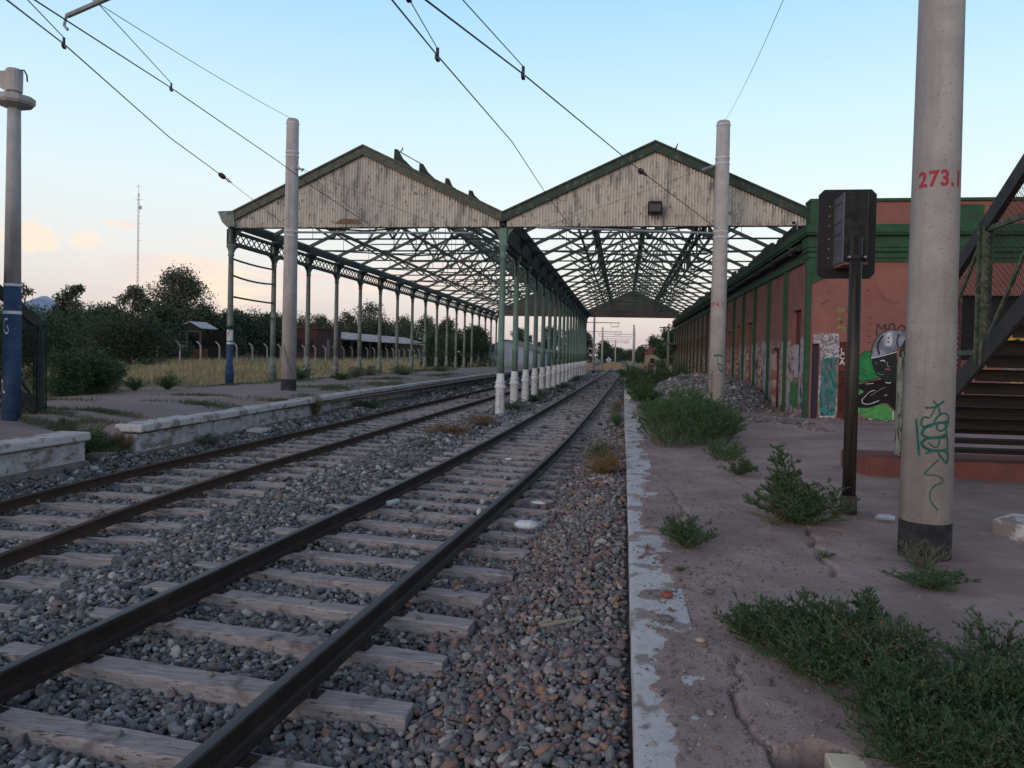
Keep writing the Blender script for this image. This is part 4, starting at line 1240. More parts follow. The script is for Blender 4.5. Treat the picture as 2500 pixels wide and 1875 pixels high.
wrap_text("273.1", .175, 2.51, 6.56, R3(3.4), -.19, 3.325, redspray, m3, width=.33)
wrap_text("274.1", .16, 2.62, 21.5, R2(3.4), -.42, 3.36, redspray, m2, width=.36)
b = MB(); f3 = lambda a, z: (2.51 + (R3(z) + .003) * math.sin(a), 6.56 - (R3(z) + .003) * math.cos(a), z)
def cstroke(pts, w):
    # widths are metres; angles are scaled to metres while smoothing
    k = .19
    ribbon(b, [(a * k, z) for a, z in pts], w, lambda a, z: f3(a / k, z), 6)
for pts, w in (([(-.51, 1.54), (-.12, 1.55), (.22, 1.60)], .016), ([(-.22, 1.60), (-.02, 1.55), (.09, 1.48)], .013), ([(-.13, 1.54), (-.28, 1.47)], .010),
               ([(-.32, 1.46), (-.54, 1.46), (-.63, 1.41), (-.50, 1.385), (-.22, 1.40), (-.04, 1.47), (.20, 1.50), (.44, 1.48), (.41, 1.40), (.15, 1.36), (-.04, 1.375), (.02, 1.42), (.3, 1.42)], .014),
               ([(.41, 1.43), (.0, 1.42), (-.41, 1.39), (-.58, 1.325), (-.30, 1.30), (.0, 1.305), (.43, 1.335)], .022),
               ([(-.35, 1.26), (-.10, 1.225), (.06, 1.25), (.05, 1.31)], .012),
               ([(.35, 1.31), (-.2, 1.30), (-.48, 1.28), (-.57, 1.24), (-.32, 1.205), (.1, 1.20), (.45, 1.21)], .022),
               ([(-.44, 1.17), (-.06, 1.20), (.15, 1.15), (.42, 1.10), (.46, 1.17), (.2, 1.20), (-.06, 1.20)], .016),
               ([(.3, 1.42), (.42, 1.3), (.48, 1.15), (.4, 1.09)], .014),
               ([(-.84, 1.44), (-.75, 1.3), (-.67, 1.15)], .018),
               ([(.08, 1.13), (-.2, 1.07), (-.42, 1.005), (-.03, 1.0), (.24, .97), (.22, .94), (-.02, .92), (-.21, .87), (-.2, .80), (-.02, .745), (.12, .72)], .010)):
    cstroke(pts, w)
b.build("graffiti_tag", tealspray, m3)
# scrawls on the second mast
b = MB(); g3 = lambda a, z: (2.62 + (R2(z) + .003) * math.sin(a), 21.5 - (R2(z) + .003) * math.cos(a), z)
ribbon(b, [(-.55, 1.98), (.55, 1.95), (.62, 1.55), (.15, 1.62), (-.15, 1.95)], .05, g3); ribbon(b, [(-.1, 1.75), (.55, 1.72)], .035, g3)
b.build("graffiti_tag", tealspray, m2)
b = MB()
for i in range(7): ribbon(b, [(-.9, 1.55 - i * .12), (-.78, 1.6 - i * .12), (-.7, 1.52 - i * .12), (-.6, 1.58 - i * .12)], .02, g3)
b.build("scrawl", M_['black'], m2)
b = MB(); ribbon(b, [(-.5, 1.45), (0, 1.52), (.5, 1.48)], .045, g3); b.build("scrawl", mat("faint_pink_spray", (.42, .2, .26)), m2)
b = MB(); ribbon(b, [(.1, 1.2), (.35, 1.0), (.15, .85), (.4, .7)], .05, g3); b.build("scrawl", mat("faint_green_spray", (.25, .36, .18)), m2)
b = MB(); g1 = lambda a, z: (-9.66 + (R1(z) + .003) * math.sin(a), 20.4 - (R1(z) + .003) * math.cos(a), z)
rr = random.Random(4)
for i in range(9):
    a0 = -.35 + i * .13; z = 1.95 - i * .085
    ribbon(b, [(a0 - .12, z), (a0 + .05, z + .09), (a0 + .02, z - .06), (a0 + .22, z + .02)], .024, g1)
b.build("graffiti_tag", tealspray, m1)
# cantilever arms of the two masts
b = MB(); b.tube([(-9.5, 20.3, 5.29), (-4.25, 20.4, 5.27)], .032, 8); o = b.build("cantilever_arm", M_['galv'], m1)
b = MB(); b.tube([(-9.5, 20.3, 7.12), (-9.25, 20.3, 7.10)], .03, 6); b.bar((-9.45, 20.3, 7.2), (-9.3, 20.3, 7.05), .05, .05); b.build("wire_bracket", M_['galv'], m1)
b = MB(); b.tube([(-2.55, 21.45, 5.60), (2.42, 21.45, 5.42)], .034, 8); o = b.build("cantilever_arm", M_['galv'], m2)
b = MB(); b.tube([(-1.35, 21.45, 5.50), (-1.35, 21.45, 5.72)], .035, 8); b.tube([(0.1, 21.45, 5.34), (0.1, 21.45, 5.55)], .035, 8); b.build("insulator", M_['insulator'], o)
b = MB(); b.tube([(2.40, 21.4, 7.30), (2.05, 21.4, 7.18)], .035, 6); b.build("wire_bracket", M_['galv'], m2)

# old blue footed pole on the left platform
lp_ = empty("lamp_pole", (-9.61, 10.44, PLAT_L), "tall slim pole at the left edge, blue below, with a flange and side arm", "pole")
X0, Y0 = -9.61, 10.44
b = MB(); b.lathe(X0, Y0, [(2.83, .118), (5.70, .092)], 20); b.build("shaft", M_['concrete'], lp_, smooth=True)
b = MB(); b.lathe(X0, Y0, [(.5, .137), (2.83, .121)], 20); b.build("painted_foot", M_['bluepaint'], lp_, smooth=True)
b = MB(); b.lathe(X0, Y0, [(2.80, .123), (2.84, .123)], 20); b.lathe(X0, Y0, [(2.36, .127), (2.41, .127)], 20); b.build("paint_ring", M_['whitepaint'], lp_)
b = MB(); b.lathe(X0, Y0, [(5.60, .10), (5.66, .26), (5.70, .29), (5.78, .29), (5.80, .11)], 10); b.build("flange", M_['concrete'], lp_)
b = MB(); b.lathe(X0, Y0, [(5.8, .07), (5.86, .07), (5.87, .115), (6.20, .12), (6.22, .10)], 14)
b.prism([(X0, Y0 - .06, 6.19), (X0 - .95, Y0 - .06, 6.17), (X0 - .95, Y0 - .06, 6.0), (X0 - .30, Y0 - .06, 5.98), (X0 - .10, Y0 - .06, 5.86), (X0, Y0 - .06, 5.86)], (0, .12, 0))
b.build("side_arm", M_['concrete'], lp_)
b = MB(); b.tube([(X0 + .05, Y0, 6.20), (X0 + .17, Y0, 6.20), (X0 + .22, Y0, 6.12), (X0 + .23, Y0, 6.02)], .012, 6); b.build("loose_cable", M_['wire'], lp_)
b = MB(); q3 = lambda a, z: (X0 + .137 * math.sin(a), Y0 - .137 * math.cos(a), z)
ribbon(b, [(-.9, 1.22), (-.7, 1.12), (-.4, 1.14), (-.25, 1.28), (0, 1.30), (.1, 1.15), (.3, 1.12)], .03, lambda a, z: q3(a - .3, z))
ribbon(b, [(.5, 2.28), (.15, 2.26), (.05, 2.12), (.35, 2.05), (.6, 2.1), (.4, 2.18)], .03, lambda a, z: q3(a - .2, z))
b.build("graffiti_tag", M_['whitepaint'], lp_)

# ------------------------------------------------------------------ overhead wires
def wire(pts, r, label, name="overhead_wire", cat="wire", knots=(), sag=.0):
    P = []
    for a, c in zip(pts[:-1], pts[1:]):
        a, c = Vector(a), Vector(c); n = max(2, int((c - a).length / 1.5))
        for i in range(n):
            t = i / n; p = a.lerp(c, t); p.z -= sag * 4 * t * (1 - t); P.append(p)
    P.append(Vector(pts[-1]))
    b = MB(); b.tube(P, r, 6)
    o = b.build(name, M_['wire']); tag(o, label, cat, "overhead wires of the tracks")
    for kind, q, d in knots:
        q = Vector(q); d = Vector(d).normalized()
        k = MB()
        if kind == 'insulator':
            k.tube([q - d * .13, q - d * .07, q, q + d * .07, q + d * .13], [.015, .06, .07, .06, .015], 10)
            k.tube([q + d * .13, q + d * .2 + Vector((0, 0, .035)), q + d * .34, q + d * .2 - Vector((0, 0, .035)), q + d * .13], .012, 6)
            k.build("insulator", M_['insulator'], o)
        else:
            k.bar(q - d * .05 + Vector((0, 0, -.03)), q + d * .05 + Vector((0, 0, -.03)), .04, .05); k.tube([q + Vector((0, 0, -.05)), q + Vector((0, 0, .09))], .02, 6)
            k.build("clamp", M_['wire'], o)
    return o
A0, A1, A2, A3 = (-5.2, 3.0, 4.65), (-7.96, 9.5, 6.162), (-10.448, 18.0, 6.376), (-9.8, 20.3, 5.50)
A0 = (-6.542 * 1 + .0, 7.0, 5.53)
def ext(p, q, t):   # carry a wire back past p, away from q
    p, q = Vector(p), Vector(q); return tuple(p + (p - q) * t)
wire([ext(A0, A1, 2.2), A0, A1, (-9.70, 14.6, 6.37), A2], .010, "thick wire crossing the top left sky, ending in an insulator left of the first gable", knots=[('clamp', A1, (1, -2, 0)), ('insulator', A2, (.8, 2.3, -.9))])
wire([A2, A3], .006, "short stay wire from the insulator down to the left platform mast")
B0, B1, B2 = (-7.10, 8.0, 6.03), (-8.612, 13.0, 6.811), (-8.15, 22.8, 5.95)
wire([ext(B0, B1, 1.6), B0, B1, (-9.35, 18.9, 6.97), (-8.9, 20.2, 6.55), B2], .010, "thick wire crossing the sky in front of the left platform mast", knots=[('clamp', B1, (1, -3, 0))])
wire([ext((-7.913, 10., 7.015), (-9.63, 20.3, 8.55), .9), (-7.913, 10., 7.015), (-9.63, 20.3, 8.55)], .006, "thin wire sagging down to the top of the left platform mast", sag=.05)
wire([ext((-7.193, 8., 6.034), A1, 1.4), (-7.193, 8., 6.034), (-7.96, 9.5, 6.25)], .007, "leftmost short dropper joining the thick wire in the top left corner", name="dropper_wire")
wire([ext((-7.875, 10., 7.013), (-8.612, 13.0, 6.9), 1.4), (-7.875, 10., 7.013), (-8.612, 13.0, 6.9)], .007, "dropper meeting the second thick wire above the left platform", name="dropper_wire")
E0, E1, E2, E3 = (-2.146, 6.5, 5.078), (-2.241, 8.5, 5.381), (-2.12, 19.2, 6.13), (-1.72, 24.6, 6.15)
E3 = (-1.8, 22.6, 5.95)
wire([ext(E0, E1, 3.0), E0, E1, (-2.2, 14.0, 5.95), E2, E3], .009, "long wire running down to the right gable, left of its floodlight", knots=[('clamp', E1, (0, 1, 0))])
F0, F1, F2, F3 = (-1.831, 6.5, 5.062), (-1.293, 9., 5.321), (.297, 17., 6.088), (2.5, 21.3, 5.52)
wire([ext(F0, F1, 2.6), F0, F1, F2, F3], .0095, "long wire crossing the right gable to the mast, with an insulator near the roof peak", knots=[('clamp', F1, (0, 1, 0)), ('insulator', F2, (2.2, 4.3, -.55)), ('clamp', (-1.95, 6.35, 5.05), (0, 1, 0))])
wire([ext((-2.134, 7., 5.313), (-2.241, 8.5, 5.46), 1.5), (-2.134, 7., 5.313), (-2.241, 8.5, 5.46)], .006, "dropper meeting the wire high in the middle of the sky, left one", name="dropper_wire")
wire([ext((-1.605, 7., 5.287), (-1.293, 9., 5.41), 1.5), (-1.605, 7., 5.287), (-1.293, 9., 5.41)], .006, "dropper meeting the wire high in the middle of the sky, right one", name="dropper_wire")
wire([ext((1.732, 9., 6.069), (2.61, 21.4, 8.5), .5), (1.732, 9., 6.069), (2.61, 21.4, 8.5)], .004, "thin wire rising from the top of the right mast", sag=.12)
wire([(-9.3, 20.3, 7.1), (-8.107, 22.8, 5.98)], .005, "thin stay from the left mast to the foot of the left gable, steeper one")
wire([(-9.3, 20.3, 7.12), (-5.996, 22.8, 5.95)], .005, "thin stay from the left mast across the left gable, longer one")
wire([(2.05, 21.4, 7.2), (-2.459, 22.8, 5.88)], .005, "thin stay from the right mast across the right gable under the floodlight", sag=.03)
b = MB(); b.tube([(-7.95, 9.55, 6.58), (-7.2, 9.5, 6.80), (-5.2, 9.4, 7.4)], .035, 8); b.tube([(-7.96, 9.55, 6.60), (-7.96, 9.5, 6.42), (-7.90, 9.5, 6.36)], .02, 6)
o = b.build("registration_arm", M_['galv']); tag(o, "grey tube arm holding the wire at the top left corner of the sky", "wire arm")

# ------------------------------------------------------------------ signal seen from behind
sg = empty("railway_signal", (2.337, 8.05, PLAT_R), "black railway signal with chamfered backboard on a slim post, seen from behind", "signal")
b = MB(); b.lathe(2.337, 8.05, [(.30, .066), (3.17, .060)], 16); b.build("post", mat("dark_signal_post", (.022, .019, .017), (.05, .045, .038), 4, .5, metal=.3, stretch=(6, 6, .3)), sg, smooth=True)
b = MB(); b.box(2.20, 2.60, 7.9, 8.2, .285, .33); b.build("base_plate", M_['wallbase'], sg)
b = MB(); b.lathe(2.337, 8.05, [(.33, .085), (.52, .080)], 14); b.build("post_foot", mat("rust_brown_foot", (.07, .045, .04), (.04, .03, .03), 9), sg, smooth=True)
bx0, bx1, bz0, bz1, c_ = 2.07, 2.665, 2.80, 3.765, .055
BY = 8.50
b = MB(); b.prism([(bx0 + c_, BY, bz0), (bx1 - c_, BY, bz0), (bx1, BY, bz0 + c_), (bx1, BY, bz1 - c_), (bx1 - c_, BY, bz1), (bx0 + c_, BY, bz1), (bx0, BY, bz1 - c_), (bx0, BY, bz0 + c_)], (0, .03, 0))
sb = b.build("backboard", mat("signal_black", (.010, .010, .014), (.016, .015, .018), 5, .45), sg, bevel=.004)
b = MB()
for zz in (3.578, 3.475, 3.370, 3.222, 3.118, 3.018):
    for xx in (2.180, 2.545): b.tube([(xx, BY, zz), (xx, BY - .014, zz)], .0085, 6)
b.build("bolt", M_['galv'], sb)
b = MB(); b.box(2.228, 2.47, 8.13, BY - .001, 2.93, 3.655); hs = b.build("housing", mat("housing_reflection_grey", (.11, .125, .145), (.08, .09, .11), 3, rough=.22, spec=.6), sg, bevel=.006)  # grey base colour stands in for the reflection on the glossy side
b = MB(); b.box(2.236, 2.462, 8.118, 8.1295, 2.935, 3.65); b.build("housing_back", M_['black'], hs)
b = MB()
for zz in (3.56, 3.36, 3.24): b.box(2.2245, 2.2278, 8.2, 8.45, zz, zz + .008)
b.build("hinge", M_['black'], hs)
b = MB(); b.box(2.24, 2.47, 8.115, BY, 2.905, 2.928); b.build("bottom_lip", M_['redwall'], hs)
b = MB(); b.lathe(2.337, 8.05, [(2.95, .068), (2.985, .068)], 16); b.box(2.25, 2.44, 8.03, 8.07, 2.955, 2.98); b.box(2.32, 2.36, 8.08, BY, 2.95, 2.985); cl_ = b.build("clamp", M_['black'], sg)
b = MB(); b.tube([(2.262, 8.03, 2.967), (2.262, 7.99, 2.967)], .013, 8); b.tube([(2.412, 8.03, 2.967), (2.412, 7.99, 2.967)], .013, 8); b.build("bolt", M_['galv'], cl_)

# ------------------------------------------------------------------ footbridge stairs
rail_dark = mat('dark_stair_steel', (.032, .032, .033), (.05, .047, .045), 6, .7)
def stair(x0, x1, ybot, zbot, ztop, label, sx, treads, paint, newel):
    """flight that climbs towards the viewer; x0 is the side nearest the tracks"""
    e = empty("footbridge_stair", (x0, ybot, zbot), label, "stair")
    SL = .60
    zy = lambda z: ybot - (z - zbot) / SL
    ytop = zy(ztop)
    for xx in (x0, x1):
        b = MB(); b.bar((xx, ybot + .1, zbot - .02), (xx, ytop, ztop), .045, .22); s = b.build("stringer", rail_dark, e)
        b = MB()
        b.bar((xx, ybot + .02, zbot + 1.48), (xx, ytop, ztop + 1.48), .07, .17); b.build("handrail", rail_dark, e)
        ps = []
        y = ybot
        k = 0
        while y > ytop + .3:
            z = zbot + (ybot - y) * SL
            b = MB()
            w = .062 if k else .088
            for q in (-w, w):
                for r_ in (-.045, .045):
                    b.box(xx + r_ - .009, xx + r_ + .009, y + q - .009, y + q + .009, z - (.0 if k == 0 else .05), z + 1.50)
                b.box(xx - .045, xx + .045, y + q - .004, y + q + .004, z, z + 1.5) if k else None
            zz = z + .04; fl_ = 1
            while zz < z + 1.42:
                b.bar((xx, y - w * fl_, zz), (xx, y + w * fl_, zz + .10), .07, .012); fl_ = -fl_; zz += .10
            if k == 0:
                b.tube([(xx, y, z), (xx, y, z + 1.42)], .07, 10)
            b.build("lattice_post", paint if k else newel, e)
            ps.append(y)
            y -= 2.35 if k else 2.33
            k += 1
        b = MB()
        for ya, yb in zip(ps[:-1], ps[1:]):
            za, zb = zbot + (ybot - ya) * SL, zbot + (ybot - yb) * SL
            ym = (ya + yb) / 2; zm = (za + zb) / 2
            b.bar((xx, ya, za + 1.45), (xx, yb, zb + .08), .035, .055); b.bar((xx, ya, za + .08), (xx, yb, zb + 1.45), .03, .04)
        b.build("brace", paint, e)
        # woven wire infill
        b = MB()
        n = int((ybot - ytop) / .055)
        for i in range(-26, n):
            for s in (1, -1):
                ya = ybot - i * .055; yb = ya - 1.45 * (.75) 
                za0 = zbot + (ybot - ya) * SL; 
                if s == 1: p, q = (ya, .03), (yb, 1.47)
                else: p, q = (ya, 1.47), (yb, .03)
                # clip to the flight
                def cl(p, q):
                    (a, u), (c, v) = p, q
                    if a > ybot:
                        t = (a - ybot) / (a - c); a, u = ybot, u + (v - u) * t
                    if c < ytop:
                        t = (a - ytop) / (a - c); c, v = ytop, u + (v - u) * t
                    return (a, u), (c, v)
                if yb > ybot or ya < ytop: continue
                (a, u), (c, v) = cl(p, q)
                if a - c < .02: continue
                b.bar((xx + .012 * s, a, zbot + (ybot - a) * SL + u), (xx + .012 * s, c, zbot + (ybot - c) * SL + v), .0035, .0035)
        b.build("wire_mesh", M_['black'], e)
    z = zbot + .16; k = 0
    while z < ztop - .05:
        b = MB(); y = zy(z)
        xa, xb = sorted((x0 + sx * .03, x1 - sx * .03))
        b.box(xa, xb, y - .02, y + .25, z - .035, z)
        b.box(xa, xb, y - .02, y + .01, z - (.135 if k >= 3 else .06), z - .036)
        b.build("tread", treads, e)
        z += .16; k += 1
    b = MB()
    for xx in (x0, x1): b.box(xx - .06, xx + .06, ytop - .06, ytop + .06, .0, ztop)
    b.build("support_post", M_['darkgreen'], e)
    return e
stair_green = mat("old_stair_green", (.10, .13, .085), (.05, .075, .05), 9, .75, .002, c3=(.16, .15, .11), s3=14, lo3=.5, hi3=.6)
tread_m = mat("dark_tread_wood", (.030, .023, .021), (.018, .014, .014), 7, .85, stretch=(.5, 5, 5))
stair(3.99, 5.75, 11.36, .56, 4.4, "right footbridge stair with open dark treads, lattice posts and wire mesh, climbing towards the viewer", 1, tread_m, stair_green, mat('peeling_pale_post_paint', (.30, .30, .26), (.20, .20, .17), 9, .8, .002, c3=(.06, .055, .045), s3=18, st3=(1, 1, .3), lo3=.54, hi3=.6))
stair(-9.90, -11.6, 11.35, .72, 4.6, "left footbridge stair with a dark railing behind the blue footed pole", -1, tread_m, M_['darkgreen'], M_['darkgreen'])
b = MB(); b.prism([(3.32, 11.42, .10), (3.42, 11.02, .10), (6.4, 11.02, .10), (6.4, 12.0, .10), (3.35, 12.0, .10)], (0, 0, .45))
o = b.build("stair_plinth", mat("red_plinth_paint", (.19, .065, .052), (.14, .055, .048), 3, .9, .004, 20), bevel=.02); tag(o, "low red painted concrete plinth under the right footbridge stair", "plinth")
b = MB(); b.prism([(3.50, 7.62, .26), (3.58, 7.30, .26), (5.2, 6.9, .26), (5.2, 7.5, .26), (3.75, 7.78, .26)], (0, 0, .19)); b.v = [(x, y, z + (.0 if z < .3 else .03 * math.sin(x * 7))) for x, y, z in b.v]
o = b.build("concrete_slab", M_['kerb'], bevel=.025); tag(o, "pale chipped concrete slab lying at the right edge beside the thick mast", "slab")

# ------------------------------------------------------------------ plants
def quads_from(P, D, Sd, l, w):
    """leaf quads: base P, direction D, side Sd, length l, width w (arrays)"""
    n = len(P)
    l = np.broadcast_to(l, (n,))[:, None]; w = np.broadcast_to(w, (n,))[:, None]
    V = np.empty((n, 4, 3))
    V[:, 0] = P; V[:, 1] = P + D * l * .45 + Sd * w * .5; V[:, 2] = P + D * l; V[:, 3] = P + D * l * .45 - Sd * w * .5
    return V.reshape(-1, 3), np.arange(4 * n).reshape(-1, 4)
def unit(v): return v / (np.linalg.norm(v, axis=-1, keepdims=True) + 1e-9)

def weed(name, label, cat, x, y, z, R, H, ns, nl, ll, lw, m, seed, flat=1.3, droop=.3, group=None, upb=.4, tw=.30, clump=1.0, ax=1.0, ay=1.0, base=.12):
    bs = base
    r = np.random.RandomState(seed)
    e = empty(name, (x, y, z), label, cat, group)
    a = r.uniform(0, 2 * PI, ns); rho = np.sqrt(r.uniform(.02, 1, ns)); hh = (1 - .55 * rho ** 2) * r.uniform(.55, 1.05, ns)
    tip = np.stack([np.cos(a) * R * rho * ax, np.sin(a) * R * rho * ay], 1)
    wob = r.normal(0, .06 * R, (ns, 2))
    def P(i, t):
        q = np.empty((len(i), 3))
        q[:, :2] = tip[i] * (bs + (1 - bs) * t ** flat)[:, None] + wob[i] * np.sin(t * 5)[:, None]
        q[:, 2] = H * hh[i] * (t ** .8) * (1 + droop * (1 - t)) 
        return q
    NTW = 9
    tdir = unit(np.concatenate([r.normal(0, 1, (ns, NTW, 2)), r.uniform(.1, 1.0, (ns, NTW, 1))], 2))
    tpos = r.uniform(.02, 1.0, (ns, NTW))
    i = r.randint(0, ns, nl); j = r.randint(0, NTW, nl); u = r.uniform(0, 1, nl) ** .8
    main = r.rand(nl) < .30
    tt = np.where(main, r.uniform(.03, 1, nl), tpos[i, j])
    base = P(i, tt)
    tl = tw * H * (1.15 - .6 * tt)
    base += np.where(main, 0, 1)[:, None] * tdir[i, j] * (u * tl)[:, None]
    axis = unit(P(i, np.minimum(tt + .05, 1.05)) - P(i, tt)) * .6 + np.where(main, 0, 1)[:, None] * tdir[i, j] * .7
    D = unit(axis + r.normal(0, .55, (nl, 3)) + np.array([0, 0, upb]))
    Sd = unit(np.cross(D, r.normal(0, 1, (nl, 3))))
    ln = ll * r.uniform(.6, 1.25, nl)
    base[:, 2] = np.maximum(base[:, 2], .004)
    V, F = quads_from(base + np.array([x, y, z]), D, Sd, ln, lw * r.uniform(.7, 1.2, nl))
    if m is M_['weed']:
        nd = int(len(F) * .035)
        np_mesh("dry_leaves", V[:nd * 4], F[:nd], M_['weed_dry'], e)
        V, F = V[nd * 4:], F[nd:] - nd * 4
    np_mesh("leaves", V, F, m, e)
    b = MB()
    for k in range(min(ns, 46)):
        ts = np.array([0, .25, .5, .75, 1.]); q = P(np.full(5, k), ts) + np.array([x, y, z])
        b.tube([tuple(p) for p in q], [.0042 * (1 - .75 * t) * (1 + R) for t in ts], 4, caps=False)
    b.build("stems", M_['stem'], e)
    return e

W = "weeds on the right platform"
weed("weed", "feathery green weed with a tall middle shoot beside the signal post", "weed", 1.74, 7.62, .30, .60, .44, 52, 16000, .036, .0075, M_['weed'], 101, flat=1.0, group=W, tw=.34, base=.25)
weed("weed", "tall thin shoot rising from the feathery weed left of the signal post", "weed", 1.66, 7.72, .30, .26, .86, 16, 5500, .042, .009, M_['weed'], 102, flat=1.5, group=W, upb=.6, tw=.15)
weed("weed", "small leafy weed near the white kerb, left of the feathery one", "weed", .56, 6.38, .30, .30, .27, 34, 7000, .026, .0065, M_['weed'], 103, flat=1.0, group=W)
weed("weed", "low sprawling weed at the foot of the thick numbered mast", "weed", 2.22, 5.62, .30, .36, .15, 40, 8000, .020, .005, M_['weed_fuzzy'], 104, flat=1.0, group=W, ax=1.15, ay=.7)
weed("weed", "sparse wispy grass around the black foot of the thick mast", "weed", 2.35, 6.15, .30, .30, .22, 30, 800, .05, .003, M_['weed_grey'], 105, group=W, upb=1)
weed("weed", "small green weed at the near end of the big fuzzy weed row", "weed", 1.62, 10.55, .30, .30, .24, 20, 2300, .040, .011, M_['weed'], 106, flat=1.0, group=W)
weed("weed", "rounded fuzzy weed, second nearest of the row along the platform", "weed", 1.62, 12.0, .30, .40, .36, 34, 6000, .035, .006, M_['weed_fuzzy'], 107, flat=1.0, group=W, upb=.7, base=.5)
for i, (x, y, R, H, lab) in enumerate([(1.00, 13.7, .80, 1.00, "large fuzzy green weed at the front left of the weed row by the white kerb"), (1.62, 14.3, .66, 1.0, "large fuzzy green weed at the front right of the weed row"),
      (1.30, 15.8, .85, 1.10, "big fuzzy green weed in the middle of the weed row"), (2.05, 16.4, .65, .75, "fuzzy green weed close before the foot of the second mast"), (1.05, 18.0, .60, .6, "fuzzy green weed behind the middle of the weed row, near the kerb"),
      (1.9, 19.0, .7, .62, "fuzzy green weed left of the second mast's dark foot"), (.85, 21.2, .5, .45, "low weed by the kerb near the gravel heap"), (1.5, 22.8, .7, .5, "low weed at the front of the gravel heap")]):
    weed("weed", lab, "weed", x, y, .30, R, H, 80, 38000 if i < 3 else 15000, .040, .0058, M_['weed_fuzzy'], 110 + i, flat=.9, group=W, upb=.7, tw=.20, base=.55, droop=.6)
for i, (x, y, R, H, lab) in enumerate([(.75, 27.0, .6, .7, "dark green bush on the kerb left of the gravel heap"), (.9, 31, .7, .9, "dark green bush on the kerb beyond the gravel heap"), (.6, 36, .9, 1.0, "spreading bush at the kerb halfway along the shed"), (1.6, 38, 1.0, 1.5, "taller dark bush behind the gravel heap, left part"),
      (2.7, 40, 1.2, 1.5, "taller dark bush behind the gravel heap, right part"), (1.0, 46, 1.0, 1.1, "bush near the far end of the platform kerb"), (.6, 56, 1.2, 1.0, "low bush at the very end of the platform kerb")]):
    weed("bush", lab, "bush", x, y, .28, R, H, 60, 9000, .09, .016, M_['weed_fuzzy'], 130 + i, flat=.9, base=.5, group="bushes beyond the gravel heap", upb=.5, tw=.25)
# the foreground mass of weeds
FG = [(.86, 4.40, .30, .24, "foreground weed with small leaves at the upper left corner of the near mass"), (1.18, 4.62, .34, .25, "foreground weed at the top of the near mass"), (1.05, 4.02, .34, .28, "foreground weed in the middle left of the near mass"),
      (1.42, 4.15, .36, .30, "foreground weed in the middle of the near mass"), (1.28, 3.60, .34, .30, "foreground weed low in the near mass, beside the bare soil hollow"), (1.62, 3.62, .36, .30, "foreground weed low in the near mass, towards the right"),
      (1.50, 3.12, .32, .28, "foreground weed at the bottom edge of the picture"), (1.95, 3.45, .36, .30, "foreground weed in the bottom right corner of the picture"),
      (1.22, 3.22, .28, .28, "foreground weed beside the cream block at the bottom edge"), (1.78, 2.95, .34, .34, "nearest weed of the mass, cut by the bottom edge of the picture"), (1.88, 3.88, .36, .28, "looser weed at the right side of the near mass"),
      (2.25, 3.75, .32, .32, "loose weed at the right picture edge beside the near mass")]
for i, (x, y, R, H, lab) in enumerate(FG):
    y -= .08; x -= .03
    weed("weed", lab, "weed", x, y, .29, R, H, 60, 17000, .019, .0048, M_['weed'], 150 + i, flat=.95, group=W, tw=.34, upb=.35, base=.3)
weed("weed", "thin upright sprig standing behind the near mass of weeds", "weed", 1.52, 4.70, .30, .13, .24, 9, 1500, .026, .008, M_['weed'], 160, flat=1.4, group=W, upb=.6)
weed("weed", "sparse sprigs left of the right picture edge, below the thick mast", "weed", 1.98, 4.25, .30, .26, .36, 9, 2000, .024, .007, M_['weed'], 161, flat=1.2, group=W, upb=.5)
weed("weed", "sparse sprigs cut by the right picture edge", "weed", 2.32, 4.15, .30, .25, .34, 12, 2600, .024, .007, M_['weed'], 162, flat=1.2, group=W, upb=.5)
weed("weed", "dry brown stalks standing in the middle of the near mass of weeds", "weed", 1.30, 3.95, .30, .34, .36, 16, 700, .018, .004, M_['weed_dry'], 163, flat=1.1, group=W, upb=.8)
weed("weed", "dry brown stalks beside the feathery weed at the signal post", "weed", 1.50, 7.45, .30, .34, .34, 12, 450, .022, .004, M_['weed_dry'], 164, flat=1.1, group=W, upb=.8)
weed("weed", "tiny green seedling in the crack between the mast and the near weeds", "weed", 1.66, 6.35, .29, .09, .06, 10, 350, .016, .007, M_['weed_fuzzy'], 165, group=W)
weed("weed", "tiny green seedling by the kerb, nearer than the small leafy weed", "weed", .46, 5.65, .29, .07, .05, 10, 300, .014, .006, M_['weed_fuzzy'], 166, group=W)
# weeds between and beside the tracks
T = "weeds between the tracks"
weed("weed", "brown dried weed against the kerb beside the nearest track", "weed", -.22, 10.7, .16, .32, .40, 50, 11000, .035, .005, M_['weed_dry'], 170, group=T, upb=.8)
weed("weed", "grey green weed behind the brown dried weed by the kerb", "weed", -.34, 12.3, .12, .40, .42, 50, 8000, .04, .006, M_['weed_grey'], 171, group=T, upb=.8)
weed("weed", "small green tuft at the kerb beside the far part of the nearest track", "weed", -.15, 20.5, -.05, .25, .5, 20, 2000, .05, .008, M_['weed_fuzzy'], 172, group=T)
weed("weed", "orange brown dry weeds between the tracks before the first white column base", "weed", -4.05, 17.0, -.06, .70, .32, 60, 8000, .05, .006, M_['weed_dry'], 173, group=T, upb=.8)
weed("weed", "dry tuft between the tracks, right of the orange brown patch", "weed", -3.75, 19.4, -.06, .55, .34, 50, 5500, .05, .006, M_['weed_dry'], 174, group=T, upb=.8)
weed("weed", "small round grey green weed between the tracks", "weed", -3.95, 14.6, -.06, .20, .20, 30, 1800, .03, .006, M_['weed_grey'], 175, group=T, upb=.8)
weed("weed", "dark weed clump hugging the foot of the long platform wall", "weed", -7.75, 13.0, .05, .40, .24, 36, 3200, .04, .006, M_['weed_grey'], 176, group=T)
weed("weed", "green weed at the wall foot beyond the brown hanging stain", "weed", -7.85, 22.4, .05, .7, .38, 40, 3600, .06, .012, M_['weed'], 177, group=T)
